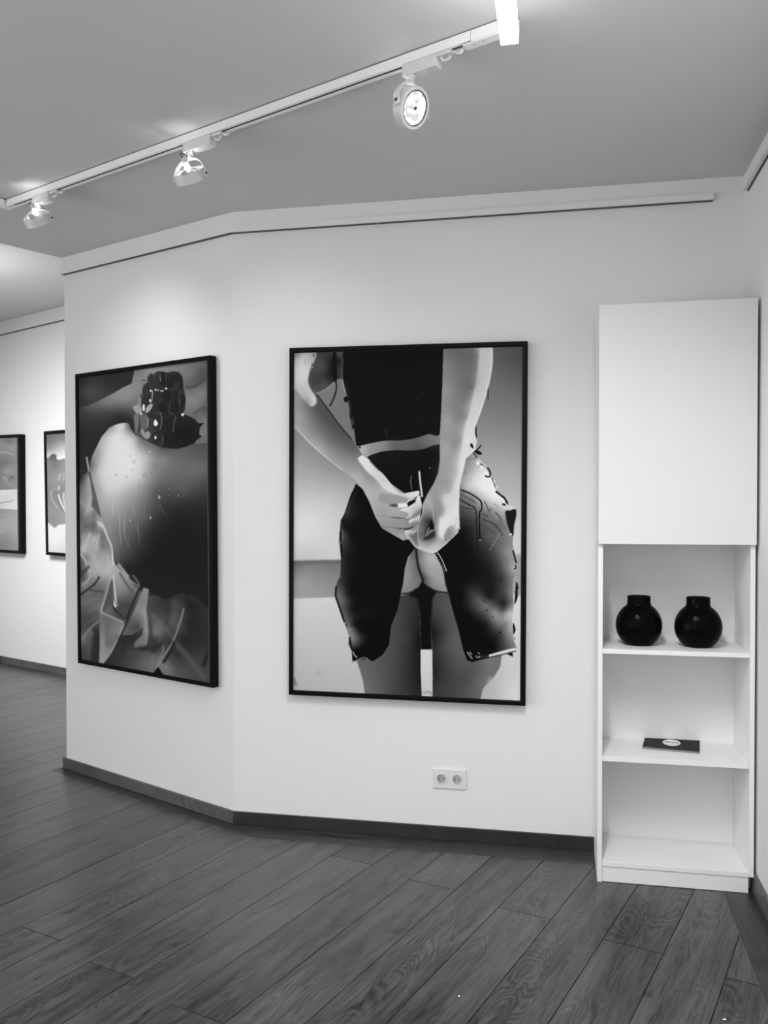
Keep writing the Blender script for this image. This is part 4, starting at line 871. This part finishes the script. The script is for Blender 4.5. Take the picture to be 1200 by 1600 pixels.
# cloth folds (details)
p.f = a3
p.stroke([(235, 75), (190, 140), (140, 180), (80, 225)], 15, 42, 0.9); p.stroke([(150, 185), (270, 198)], 12, 62, 1.0)
p.stroke([(335, 60), (300, 180), (262, 300), (250, 360), (238, 770)], 16, 172, 0.7, 0.8); p.stroke([(345, 60), (358, 180), (372, 310)], 17, 190, 0.6)
p.fill([(330, 100), (345, 150), (338, 270), (300, 330), (260, 350), (275, 290)], 82, 0.9); p.fill([(375, 290), (370, 325), (470, 330), (440, 440), (360, 365), (340, 300), (350, 270)], 70, 1.0)
p.fill([(340, 300), (350, 262), (370, 300), (365, 325)], 195, 0.5); p.stroke([(345, 270), (340, 300), (365, 345), (430, 410)], 10, 40, 0.6)
p.fill([(242, 362), (340, 400), (435, 445), (418, 500), (330, 680), (262, 775), (238, 770)], [(280, 400, 105), (350, 430, 112), (260, 600, 140), (320, 600, 108), (400, 500, 130), (270, 740, 150)], 0.6, smooth=False, soft=4)
p.stroke([(250, 365), (340, 400), (432, 445)], 14, 158, 0.9); p.stroke([(432, 460), (330, 680), (262, 772)], 10, 160, 0.7)
p.stroke([(232, 430), (160, 490), (85, 590)], 12, 130, 0.9)
p.fill([(590, 162), (632, 176), (622, 260), (608, 360), (622, 450), (628, 540), (615, 630), (560, 650), (510, 640), (520, 600), (580, 540), (590, 480), (500, 545), (415, 545), (470, 440), (530, 310)], [(600, 190, 135), (560, 260, 125), (500, 400, 105), (570, 400, 120), (600, 380, 150), (460, 500, 88), (600, 500, 130), (560, 620, 115), (610, 600, 120), (540, 480, 75), (540, 250, 150)], 0.7, smooth=False, soft=4)
p.stroke([(600, 340), (608, 430), (600, 520)], 22, 145, 1.6, 0.8)
p.stroke([(640, 360), (740, 460), (830, 580)], 10, 100, 1.2, 0.8); p.stroke([(910, 330), (880, 440), (825, 590), (760, 700), (690, 810)], 12, 132, 0.8); p.stroke([(900, 240), (912, 330)], 6, 60, 0.8)
p.stroke([(545, 655), (640, 650), (700, 660)], 40, 38, 2.2, 0.8); p.stroke([(830, 600), (940, 720), (1080, 905)], 40, 82, 2.2, 0.8); p.stroke([(830, 600), (820, 650), (745, 770)], 22, 30, 1.4)
p.fill([(705, 800), (748, 868), (660, 858)], 16, 0.6, smooth=False); p.stroke([(1100, 690), (1060, 800)], 24, 30, 1.4); p.stroke([(950, 230), (1020, 280), (1110, 370)], 22, 52, 1.5, 0.8)
p.stroke([(140, 560), (150, 650), (130, 740)], 20, 80, 1.5, 0.7)
p.f = a2
for P_, w_, g_, bl, al in (([(75, 330), (110, 380), (150, 400)], 20, 150, 1.6, .8), ([(165, 300), (150, 370), (120, 460)], 22, 178, 2.0, .8), ([(80, 620), (110, 560), (150, 520)], 18, 102, 1.8, .8), ([(190, 420), (190, 500), (170, 590)], 24, 105, 2.2, .7), ([(280, 660), (240, 760), (200, 830)], 26, 138, 2.2, .6), ([(170, 760), (210, 830), (230, 900)], 20, 188, 1.8, .7), ([(85, 640), (75, 700)], 16, 105, 1.4, .8), ([(300, 760), (310, 840), (300, 900)], 20, 185, 1.6, .6)):
    p.stroke(P_, w_, g_, bl, al)
p.f = a3
for P_, w_, g_, bl, al in (([(90, 60), (130, 20), (150, -10)], 26, 60, 1.4, .8), ([(160, 20), (150, 90), (100, 150)], 16, 175, 1.0, .8), ([(90, 150), (150, 130), (210, 90)], 16, 140, 1.4, .7), ([(90, 300), (160, 260), (230, 250)], 22, 116, 2.2, .8), ([(90, 420), (150, 400), (225, 350)], 24, 70, 2.4, .8), ([(100, 480), (160, 440), (220, 400)], 18, 88, 1.8, .7),
    ([(395, 40), (450, 130), (500, 200)], 16, 78, 1.0, .8), ([(420, 30), (480, 100), (545, 150)], 12, 160, 0.8, .7), ([(500, 60), (552, 135), (525, 190)], 14, 150, 0.9, .6), ([(555, 160), (530, 230), (450, 420)], 14, 28, 0.9, .9), ([(300, 420), (295, 520), (300, 640)], 22, 92, 2.2, .7), ([(110, 640), (120, 700), (110, 740)], 16, 75, 1.5, .8), ([(160, 540), (150, 620), (150, 740)], 16, 95, 2.0, .6), ([(200, 480), (210, 600), (205, 740)], 40, 42, 2.2, .8),
    ([(660, 380), (690, 470), (680, 560)], 12, 105, 1.6, .7), ([(700, 420), (730, 500), (710, 600)], 10, 110, 1.6, .6), ([(640, 430), (650, 520), (640, 600)], 14, 48, 1.4, .8), ([(770, 260), (790, 380), (760, 470)], 16, 48, 1.8, .7), ([(820, 260), (830, 360), (800, 460)], 12, 90, 2.0, .6), ([(660, 720), (650, 790), (660, 840)], 16, 118, 1.6, .7), ([(750, 630), (735, 700), (700, 770)], 14, 120, 1.2, .8), ([(720, 610), (700, 660), (640, 690)], 16, 45, 1.6, .8),
    ([(450, 690), (540, 680), (620, 700)], 14, 78, 2.0, .6), ([(380, 560), (440, 600), (420, 680)], 26, 40, 2.6, .7), ([(560, 760), (620, 790), (650, 850)], 18, 105, 2.4, .6), ([(1100, 520), (1060, 640), (1040, 760)], 18, 54, 2.6, .6)):
    p.stroke(P_, w_, g_, bl, al)
p.a += Pic.blur(rng.normal(0, 1, p.a.shape).astype(np.float32), 1.0) * 3
picA = p.rectify([(121.2, 591), (322.8, 562.8), (327.0, 1067.1), (124.7, 1030.3)], 800, 1150)

# ---- print 3: pale landscape (far wall, left)
p = Pic(-70, 672, 40, 872, 4.0, 130); p.f = (0, 670, 8)
p.fill([(-700, 0), (400, 0), (400, 1700), (-700, 1700)], [(50, 150, 135), (100, 150, 120), (150, 200, 140), (50, 250, 145), (100, 400, 122), (50, 430, 118), (150, 440, 132), (100, 520, 150), (50, 560, 135), (150, 600, 130), (50, 700, 130), (180, 680, 140), (-300, 200, 130), (-300, 600, 125), (-100, 420, 120), (-500, 400, 125)], 0.1, smooth=False, soft=6)
p.stroke([(-300, 300), (0, 285), (80, 285), (170, 320)], 14, 168, 0.8); p.stroke([(0, 170), (120, 215), (190, 225)], 10, 160, 0.8); p.stroke([(0, 620), (20, 605), (60, 600), (100, 640)], 12, 180, 0.8); p.stroke([(40, 640), (140, 690)], 10, 160, 0.8); p.ell(15, 605, 14, 10, 90, 0.5); p.ell(150, 600, 30, 16, 105, 1)
p.fill([(-700, 760), (-200, 752), (0, 752), (215, 742), (230, 1000), (215, 1008), (0, 992), (-300, 1010), (-700, 1000)], [(50, 800, 212), (150, 850, 205), (50, 960, 205), (150, 980, 212), (-300, 860, 205)], 0.4, smooth=False)
p.stroke([(-60, 935), (0, 925), (50, 915), (70, 905), (130, 905), (170, 885)], 8, 120, 0.4); p.stroke([(-700, 752), (0, 748), (210, 742)], 7, 95, 0.4)
p.fill([(-700, 1000), (0, 995), (100, 1003), (230, 1012), (400, 1015), (400, 1700), (-700, 1700)], [(50, 1050, 150), (150, 1100, 160), (50, 1200, 165), (100, 1300, 150), (180, 1300, 158), (50, 1450, 132), (180, 1450, 145), (50, 1520, 130), (-300, 1200, 150)], 0.5, smooth=False)
p.stroke([(-200, 1280), (0, 1262), (60, 1300)], 7, 178, 0.5); p.stroke([(-200, 1320), (10, 1290), (50, 1325)], 6, 175, 0.5); p.stroke([(0, 1060), (100, 1080), (180, 1120)], 6, 170, 0.5)
picD = p.rectify([(-60, 684), (26, 682.5), (28, 863), (-60, 858)], 340, 560)
# ---- print 4: grey crumpled shape on a pale ground (far wall, right)
p = Pic(60, 665, 140, 875, 4.0, 150); p.f = (60, 665, 7.62)
p.fill([(0, 0), (700, 0), (700, 1700), (0, 1700)], [(120, 130, 100), (300, 110, 108), (120, 200, 108), (250, 220, 145), (320, 260, 170), (120, 290, 140), (200, 300, 165), (120, 370, 195), (330, 370, 205), (500, 200, 120), (500, 350, 190)], 0.1, smooth=False, soft=4)
p.fill([(60, 1150), (700, 1150), (700, 1600), (60, 1600)], [(150, 1250, 208), (300, 1250, 205), (200, 1400, 208), (300, 1480, 192), (150, 1480, 200)], 1.0, smooth=False)
p.fill([(60, 400), (95, 400), (130, 385), (150, 355), (180, 335), (215, 355), (212, 390), (240, 408), (275, 400), (310, 398), (340, 425), (420, 450), (560, 520), (600, 900), (520, 1150), (360, 1190), (300, 1185), (240, 1190), (190, 1232), (150, 1190), (120, 1165), (60, 1170)], [(130, 450, 118), (200, 500, 112), (300, 450, 130), (150, 650, 125), (260, 600, 135), (330, 550, 128), (200, 850, 120), (130, 1000, 130), (250, 1050, 132), (330, 1120, 140), (200, 1130, 128), (340, 900, 120), (450, 700, 110), (180, 370, 85)], 0.5, smooth=False, soft=4)
for P_, w_, g_ in (([(230, 820), (265, 920), (310, 1020)], 22, 188), ([(300, 800), (295, 880), (320, 980)], 20, 180), ([(320, 960), (335, 1010), (318, 1045)], 34, 198), ([(155, 780), (160, 880), (190, 930), (235, 1000)], 10, 172), ([(240, 720), (242, 770)], 20, 175), ([(260, 570), (235, 660)], 14, 160), ([(300, 560), (290, 670)], 12, 158), ([(215, 800), (240, 930), (300, 1040)], 7, 88), ([(345, 950), (340, 1040)], 8, 95), ([(95, 400), (150, 355), (180, 335), (215, 355)], 6, 70), ([(275, 400), (310, 398), (350, 435)], 7, 90), ([(150, 780), (220, 755)], 8, 150)): p.stroke(P_, w_, g_, 0.5)
picE = p.rectify([(72, 678), (130, 672), (133, 870), (75, 864)], 300, 620)

# ------------------------------------------------------------------ framed pictures
def picture(name, label, fo, pr, P_, n_, mtl, depth, fw_front, off=0.008, cat='picture', rec=0.010):
    """fo: outer front corners, pr: print corners (TL,TR,BR,BL) as sight lines on the picture's own plane in front of the wall"""
    n_ = np.array(n_, float); Pf = np.array(P_) - n_ * (depth + off)
    o4 = [hit(u, v, Pf, n_) for u, v in fo]; p4 = [hit(u, v, Pf + n_ * rec, n_) for u, v in pr]
    org_ = (o4[0] + o4[1] + o4[2] + o4[3]) / 4 + n_ * depth
    t = thing(name, label, cat, org_)
    # frame: outer face band, inner lip
    i4 = []
    for k in range(4):
        a, b = o4[k - 1] - o4[k], o4[(k + 1) % 4] - o4[k]; a = a / np.linalg.norm(a); b = b / np.linalg.norm(b); i4.append(o4[k] + (a + b) * fw_front)
    m_ = MB(); rings = [[q + n_ * depth for q in o4], [q + n_ * 0.001 for q in o4], [o4[k] + (i4[k] - o4[k]) * 0.1 for k in range(4)], [i4[k] - (i4[k] - o4[k]) * 0.1 for k in range(4)], [q + n_ * 0.001 for q in i4], [q + n_ * (rec + 0.004) for q in i4]]
    vs_ = [q for r in rings for q in r]; fs_ = []
    for r in range(5):
        for j in range(4): fs_.append((r * 4 + j, r * 4 + (j + 1) % 4, (r + 1) * 4 + (j + 1) % 4, (r + 1) * 4 + j))
    m_.add(vs_, fs_); m_.build('frame', M['frame'], t)
    m_ = MB(); bk = [q + n_ * (rec + 0.004) for q in o4]; s_ = 0.998
    cen = sum(o4) / 4; A_ = [cen + (q - cen) * s_ + n_ * (rec + 0.005) for q in o4]; B_ = [q + n_ * 0.004 for q in A_]
    m_.add(A_ + B_, [(0, 1, 2, 3), (7, 6, 5, 4)] + [(j, (j + 1) % 4, 4 + (j + 1) % 4, 4 + j) for j in range(4)]); m_.build('backing_board', M['inner'], t)
    # print panel with thickness
    back = [q + n_ * 0.0048 for q in p4]
    vs_ = [q - world_loc(t) for q in p4 + back]
    o = link_mesh('print', vs_, [(3, 2, 1, 0)] + [(j, (j + 1) % 4, 4 + (j + 1) % 4, 4 + j) for j in range(4)] + [(4, 5, 6, 7)], None, t, mats=[mtl, M['edge']], fm=[0, 1, 1, 1, 1, 1])
    uv = o.data.uv_layers.new(name='UVMap'); co = {0: (0, 1), 1: (1, 1), 2: (1, 0), 3: (0, 0)}
    for li, lp in enumerate(o.data.loops): uv.data[li].uv = co[lp.vertex_index % 4]
    print(name, 'w', np.linalg.norm(o4[1] - o4[0]), 'h', np.linalg.norm(o4[0] - o4[3]), 'print', np.linalg.norm(p4[1] - p4[0]), np.linalg.norm(p4[0] - p4[3]))
    return t
picture('framed_picture', 'large black-framed photograph of a woman from behind in a black skirt, hands behind her back', [(452, 543.7), (824.6, 532.7), (820.8, 1103.3), (451.2, 1085.5)], [(459.7, 551.7), (815.8, 541.7), (812.5, 1094.7), (458.3, 1078)], bP, bN, print_material('print_woman_in_skirt', picB, ILB), 0.036, 0.019)
picture('framed_picture', 'tall black-framed dark photograph of wet skin, a dark flower and draped cloth', [(116.9, 584.8), (328.2, 555.0), (332.2, 1075.0), (121.4, 1035.8)], [(121.2, 591), (322.5, 562.6), (326.6, 1067.1), (124.7, 1030.3)], aP, aN, print_material('print_flower_and_cloth', picA, ILA), 0.036, 0.019)
picture('framed_picture', 'framed pale mountain landscape at the left edge of the far wall', [(-66, 683), (31, 678.3), (32.6, 865.4), (-66, 859)], [(-62, 688), (25.8, 682.7), (27.8, 862.3), (-62, 855)], dP, dN, print_material('print_landscape', picD, ILD), 0.05, 0.028)
picture('framed_picture', 'framed picture of a crumpled grey shape, partly hidden behind the wall corner', [(68, 674), (136, 668.8), (139.5, 872.5), (71.6, 867)], [(71.2, 678.5), (131.5, 674), (135, 867.5), (74.5, 862.5)], dP, dN, print_material('print_grey_shape', picE, ILD), 0.05, 0.028)
# ------------------------------------------------------------------ light track
TW, TK = 0.036, 0.032
ta = chit(8, 311); tb = chit(773, 31)
td = tb - ta; tl = np.linalg.norm(td); td /= tl; tp = np.cross(cn, td); tp /= np.linalg.norm(tp)     # tp: away from the camera side
if tp[1] < 0: tp = -tp
tdn = -cn
print('track', ta, tb, 'len', tl, 'perp', tp)
t0 = ta + tp * TW / 2                                  # centre line on the ceiling
def tpos(s, down=0.0, side=0.0): return t0 + td * s + tdn * down + tp * side
def s_of(u, down=TK, side=-TW / 2):
    lo, hi = -0.5, tl + 0.8
    for _ in range(60):
        md = (lo + hi) / 2
        if proj(tpos(md, down, side))[0] < u: lo = md
        else: hi = md
    return lo
endS = s_of(803)
trk = thing('light_track', 'long white ceiling light track running diagonally with black conductor slot', 'light track', tpos(tl / 2))
def tbox(name, s0, s1, d0, d1, y0, y1, mtl, parent, bevel=0.0):
    m_ = MB(); m_.box((tpos(s0) + tpos(s1)) / 2 + tdn * (d0 + d1) / 2 + tp * (y0 + y1) / 2, td, tp, tdn, (s1 - s0) / 2, abs(y1 - y0) / 2, (d1 - d0) / 2)
    return m_.build(name, mtl, parent, bevel=bevel)
sj = s_of(735)                                         # joint with the feed piece
h = TW / 2
m_ = MB()
for (y0, y1, d0, d1) in ((-h, h, 0.004, 0.012), (-h, -h + 0.011, 0.012, TK), (h - 0.011, h, 0.012, TK)):
    m_.box((tpos(0) + tpos(sj)) / 2 + tdn * (d0 + d1) / 2 + tp * (y0 + y1) / 2, td, tp, tdn, sj / 2, (y1 - y0) / 2, (d1 - d0) / 2)
m_.build('rail', M['white'], trk)
tbox('conductor_slot', 0.04, sj - 0.001, 0.0125, TK - 0.004, -h + 0.0112, h - 0.0112, M['dark'], trk)
tbox('shadow_strip', 0.0, endS, 0.0, 0.0042, -h + 0.004, h - 0.004, M['inner'], trk)  # dark strip: shadow line between track and ceiling, put in as colour
fd = tbox('feed_box', sj + 0.0015, endS, 0.004, TK + 0.004, -h - 0.0005, h + 0.0005, M['white'], trk, 0.001)
tbox('cover_strip', s_of(722), endS, TK + 0.0042, TK + 0.0075, -h + 0.002, h - 0.002, M['white'], fd, 0.0006)
for su in (737, 752):
    m_ = MB(); m_.lathe(tpos(s_of(su), TK + 0.0075, -0.004), tdn, [(0.0018, 0), (0.0018, 0.0006)], 10); m_.build('screw', M['dark'], fd)
# corner connector and the second length of track going left
tbox('corner_connector', -0.034, 0.0, 0.004, TK + 0.001, -h, h, M['white'], trk, 0.001)
q = -tp
m_ = MB(); c0 = tpos(-0.017, TK / 2 + 0.002, -h)
m_.box(c0 + q * 0.753, q, td, tdn, 0.75, h, TK / 2 - 0.002); trk2 = tag(m_.build('light_track', M['white'], origin=c0 + q * 0.75), 'short visible stub of white track turning left at the end of the long track', 'light track')
m_ = MB(); m_.box(c0 + q * 0.78 + tdn * (TK / 2 - 0.0005), q, td, tdn, 0.70, 0.006, 0.0016); m_.build('conductor_slot', M['dark'], trk2)

def strap(P, wdir, w_, t_):
    """flat strip along P, width along wdir"""
    m_ = MB(); vs_ = []; n_ = len(P)
    for i, p_ in enumerate(P):
        tg = P[min(i + 1, n_ - 1)] - P[max(i - 1, 0)]; tg = tg / np.linalg.norm(tg); nn = np.cross(tg, wdir); nn /= np.linalg.norm(nn)
        for a, b in ((-1, -1), (1, -1), (1, 1), (-1, 1)): vs_.append(p_ + wdir * w_ / 2 * a + nn * t_ / 2 * b)
    fs_ = [(0, 1, 2, 3), tuple(range(4 * n_ - 4, 4 * n_))[::-1]]
    for i in range(n_ - 1):
        for j in range(4): fs_.append((4 * i + j, 4 * i + (j + 1) % 4, 4 * i + 4 + (j + 1) % 4, 4 * i + 4 + j))
    m_.add(vs_, fs_); return m_
SK = 0.86
def LS(m_, c, n_, prof, seg=40, closed=False): m_.lathe(c, n_, [(r * SK, l * SK) for r, l in prof], seg, closed)
def lamp(u0, u1, usw, cpix, nrm, label, glow, beam, power):
    s0, s1 = s_of(u0), s_of(u1); AH = 0.036
    hub = tpos(s0 + 0.022, TK + AH, 0)
    # ring centre: straight under the hub, at the pictured height
    c = hub.copy(); lo, hi = hub[2] - 0.4, hub[2]
    for _ in range(50):
        md = (lo + hi) / 2; c[2] = md
        if proj(c)[1] > cpix: lo = md
        else: hi = md
    c[2] = (lo + hi) / 2
    n_ = np.array(nrm, float); n_ /= np.linalg.norm(n_)
    t = thing('track_spotlight', label, 'spotlight', c, 'spotlights on the ceiling track')
    ad_ = tbox('track_adapter', s0, s1, TK + 0.0005, TK + AH, -h + 0.0005, h - 0.0005, M['lampgrey'], t, 0.0012)
    # latch tail, lever and hook on the adapter's right end
    tbox('adapter_tail', s1 + 0.0002, s1 + 0.050, TK + 0.0008, TK + 0.010, -0.012, 0.012, M['lampgrey'], ad_, 0.001)
    m_ = MB(); a = tpos(s1 + 0.012, TK + 0.012, -0.004); m_.sweep([a, a + tdn * 0.008 + td * 0.004, a + tdn * 0.013 + td * 0.014, a + tdn * 0.012 + td * 0.026, a + tdn * 0.004 + td * 0.032], 0.0045, 8); m_.build('lever', M['lampgrey'], ad_, smooth=True)
    m_ = MB(); a = tpos(s1 + 0.045, TK + 0.004, -0.004); m_.sweep([a, a + tdn * 0.004 + td * 0.010, a + tdn * 0.012 + td * 0.022, a + tdn * 0.015 + td * 0.034, a + tdn * 0.008 + td * 0.042], 0.0042, 8); m_.build('hook', M['lampgrey'], ad_, smooth=True)
    R_ = 0.0695; DP = 0.042
    ax = np.cross(n_, Z); ax /= np.linalg.norm(ax)
    RY = (R_ + 0.010) * SK; RS = R_ * SK; DS = DP * SK
    top = hub[2] - c[2]
    # housing ring: origin at the middle of its depth
    m_ = MB(); LS(m_, c, n_, [(R_ - 0.012, DP / 2 - 0.003), (R_ - 0.0105, DP / 2), (R_ - 0.001, DP / 2), (R_, DP / 2 - 0.001), (R_, -DP / 2), (R_ - 0.003, -DP / 2), (R_ - 0.003, DP / 2 - 0.006), (R_ - 0.012, DP / 2 - 0.006)], 56, closed=True); m_.build('housing_ring', M['lampgrey'], t, smooth=True)
    m_ = MB(); LS(m_, c, n_, [(R_ - 0.0122, DP / 2 - 0.0035), (R_ - 0.0118, DP / 2 - 0.0005), (R_ - 0.0140, DP / 2 - 0.0005), (R_ - 0.0145, DP / 2 - 0.0035)], 48, closed=True); m_.build('gasket', M['inner'], t)
    # faceted reflector dish, outer shell seen from behind
    rp_ = [(R_ - 0.0142, DP / 2 - 0.004), (0.050, DP / 2 - 0.012), (0.040, DP / 2 - 0.026), (0.028, DP / 2 - 0.037), (0.015, DP / 2 - 0.044)]
    bk_ = [(0.017, DP / 2 - 0.050), (0.032, DP / 2 - 0.042), (0.045, DP / 2 - 0.030), (0.055, DP / 2 - 0.013)]
    m_ = MB(); LS(m_, c, n_, rp_ + bk_, 24, closed=True); rf = m_.build('reflector', M['chrome'], t)
    m_ = MB(); LS(m_, c, n_, [(0.001, DP / 2 - 0.040), (0.0135, DP / 2 - 0.040), (0.030, DP / 2 - 0.032), (0.043, DP / 2 - 0.0185), (R_ - 0.0150, DP / 2 - 0.0045), (R_ - 0.0150, DP / 2 - 0.0030), (0.001, DP / 2 - 0.0022)], 40)
    lens = m_.build('lens', M['lens'], t, smooth=True)
    m_ = MB(); LS(m_, c, n_, [(0.0062, DP / 2 - 0.004), (0.0062, DP / 2 + 0.0012), (0.0045, DP / 2 + 0.0028), (0.001, DP / 2 + 0.003)], 16); m_.build('bulb_cap', M['capgrey'], t, smooth=True)
    # socket behind, glowing capsule
    m_ = MB(); LS(m_, c, n_, [(0.013, DP / 2 - 0.052), (0.013, DP / 2 - 0.060), (0.010, DP / 2 - 0.074), (0.006, DP / 2 - 0.076)], 18); m_.build('bulb_neck', M['bulb'], t, smooth=True)
    m_ = MB(); LS(m_, c, n_, [(0.010, DP / 2 - 0.078), (0.012, DP / 2 - 0.080), (0.012, DP / 2 - 0.096), (0.008, DP / 2 - 0.098)], 16); m_.build('lamp_holder', M['lampgrey'], t, smooth=True)
    # cross bar holding the lamp inside the ring
    m_ = strap([c + ax * (RS - 0.003) - n_ * (DS / 2 - 0.002), c + ax * 0.024 - n_ * (DS / 2 + 0.010), c - ax * 0.024 - n_ * (DS / 2 + 0.010), c - ax * (RS - 0.003) - n_ * (DS / 2 - 0.002)], np.cross(n_, ax), 0.004, 0.0016); m_.build('spring_clip', M['lampgrey'], t)
    # yoke over the top, from pivot to pivot
    P_ = [c + ax * RY * math.cos(a) + Z * (top - 0.022) * math.sin(a) for a in np.linspace(0, PI, 25)]
    P_ = [c + ax * RY - Z * 0.014] + P_ + [c - ax * RY - Z * 0.014]
    wd = np.cross(ax, Z); m_ = strap(P_, wd, 0.017, 0.0035); yk = m_.build('yoke', M['lampgrey'], t, smooth=True)
    for s in (-1, 1):
        m_ = MB(); m_.lathe(c + ax * s * (RS - 0.001), ax * s, [(0.008, 0), (0.008, 0.0075)], 16); m_.build('pivot', M['lampgrey'], t, smooth=True)
        m_ = MB(); m_.lathe(c + ax * s * (RY + 0.0015), ax * s, [(0.0045, 0), (0.0045, 0.0025), (0.003, 0.003)], 12); m_.build('screw', M['wire'], yk)
    m_ = MB(); m_.lathe(c + Z * (top - 0.024), Z, [(0.010, 0), (0.010, 0.012), (0.008, 0.014), (0.008, 0.018), (0.014, 0.0205), (0.015, 0.024)], 22); m_.build('stem', M['lampgrey'], t, smooth=True)
    # two supply wires from holder up to the stem
    hb = c - n_ * (0.098 - DP / 2) * SK; st = c + Z * (top - 0.012)
    for s in (-1, 1):
        m_ = MB(); a = hb + ax * 0.005 * s; b = st + ax * 0.010 * s; md = (a + b) / 2 - n_ * 0.016 + ax * s * 0.012
        Q = [(1 - x) ** 2 * a + 2 * x * (1 - x) * (md * 2 - (a + b) / 2) + x * x * b for x in np.linspace(0, 1, 12)]
        m_.sweep(Q, 0.0021, 8); m_.build('wire', M['wire'] if s < 0 else M['lampgrey'], t, smooth=True)
    # light
    sp_ = spot('spotlight_beam', tuple(c + n_ * (DS / 2 + 0.006)), tuple(c + n_ * 2), power, beam, 0.9, 0.03)
    if glow:
        d = bpy.data.lights.new('bulb_spill', 'POINT'); d.energy = glow; d.shadow_soft_size = 0.006
        o = bpy.data.objects.new('bulb_spill', d); C.objects.link(o); o.location = V(c - n_ * 0.052 + np.cross(n_, ax) * 0.0 - np.array([0.0, 0.0, 0.0]))
        o.location = V(c - n_ * 0.044 + Z * 0.012)
    return c
M['lens'] = None
def lens_mat():
    m_ = bpy.data.materials.new('lens_glow'); m_.use_nodes = True; nt = m_.node_tree; b = nt.nodes['Principled BSDF']; L = nt.links.new
    tc = nt.nodes.new('ShaderNodeTexCoord'); v_ = nt.nodes.new('ShaderNodeTexVoronoi'); v_.inputs['Scale'].default_value = 70; L(tc.outputs['Object'], v_.inputs['Vector'])
    n1 = nt.nodes.new('ShaderNodeTexNoise'); n1.inputs['Scale'].default_value = 14; L(tc.outputs['Object'], n1.inputs['Vector'])
    mu = nt.nodes.new('ShaderNodeMath'); mu.operation = 'MULTIPLY'; L(v_.outputs['Distance'], mu.inputs[0]); L(n1.outputs['Fac'], mu.inputs[1])
    r = nt.nodes.new('ShaderNodeMapRange'); r.inputs['From Min'].default_value = 0.12; r.inputs['From Max'].default_value = 0.36; r.inputs['To Min'].default_value = 1.25; r.inputs['To Max'].default_value = 0.3; L(mu.outputs[0], r.inputs['Value'])
    b.inputs['Base Color'].default_value = (0.5, 0.5, 0.5, 1); b.inputs['Roughness'].default_value = 0.15; b.inputs['Emission Color'].default_value = (1, 1, 1, 1); L(r.outputs[0], b.inputs['Emission Strength'])
    return m_
M['lens'] = lens_mat(); M['capgrey'] = mat('cap_grey', 0.12, 0.3, metal=0.6)
def aim_away(cp, away, dx, dyy):
    tcv = O3 - cp; tcv /= np.linalg.norm(tcv); dnv = -Z - np.dot(-Z, tcv) * tcv; dnv /= np.linalg.norm(dnv); rt = np.cross(dnv, tcv); rt = rt if rt[0] > 0 else -rt
    k = math.sqrt(1 - away * away); L_ = math.hypot(dx, dyy); return -away * tcv + k * (dx / L_ * rt + dyy / L_ * dnv)
lamp(628, 680, None, 168, (0.675, -0.60, -0.41), 'track spotlight nearest the camera, its round lit face turned to the right', 0.1, 70, 24)
cp = tpos(s_of(292), 0.2); lamp(285, 327, None, 275, aim_away(cp, 0.17, 0.36, 0.92), 'middle track spotlight, tipped towards the wall with its bulb glowing at the back', 0.9, 112, 10)
cp = tpos(s_of(55), 0.2); lamp(49.5, 74, None, 343, aim_away(cp, 0.20, 0.41, 0.91), 'track spotlight at the far left end of the track, tipped towards the wall', 0.9, 112, 15)

# ------------------------------------------------------------------ linear ceiling lamp, lit
zl = 2.70
a = zhit(781.5, 71.5, zl); b = zhit(811.5, 69, zl)
ld = np.array([-bn[0], -bn[1], 0.0]); ls = np.array([bd[0], bd[1], 0.0]); LL = 1.25; wL = float(abs((b - a) @ ls)); print('lamp width', wL)
cL = (a + b) / 2; cL[2] = zl; lm = thing('linear_lamp', 'bright white linear tube lamp hanging under the ceiling at the top', 'lamp', cL + ld * LL / 2)
m_ = MB(); m_.box(cL + ld * LL / 2 + Z * 0.018, ld, ls, Z, LL / 2, wL * 0.47, 0.018); m_.build('diffuser', M['tube'], lm, bevel=0.003)
m_ = MB(); m_.box(cL + ld * LL / 2 + Z * 0.0425, ld, ls, Z, LL / 2, wL * 0.2, 0.006); m_.build('housing', M['white'], lm, bevel=0.001)
for s in (0.12, 0.9):
    q = cL + ld * LL * s; m_ = MB(); m_.sweep([q + Z * 0.047, np.array([q[0], q[1], cz(q[0], q[1]) - 0.001])], 0.003, 8); m_.build('hanger', M['lampgrey'], lm)
area('linear_lamp_light', tuple(cL + ld * 0.75 - Z * 0.006), tuple(cL + ld * 0.75 - Z), 0.04, 1.1, 39, 150).rotation_euler = Matrix((tuple(ls), tuple(np.cross(Z, ls)), (0, 0, 1))).transposed().to_euler()
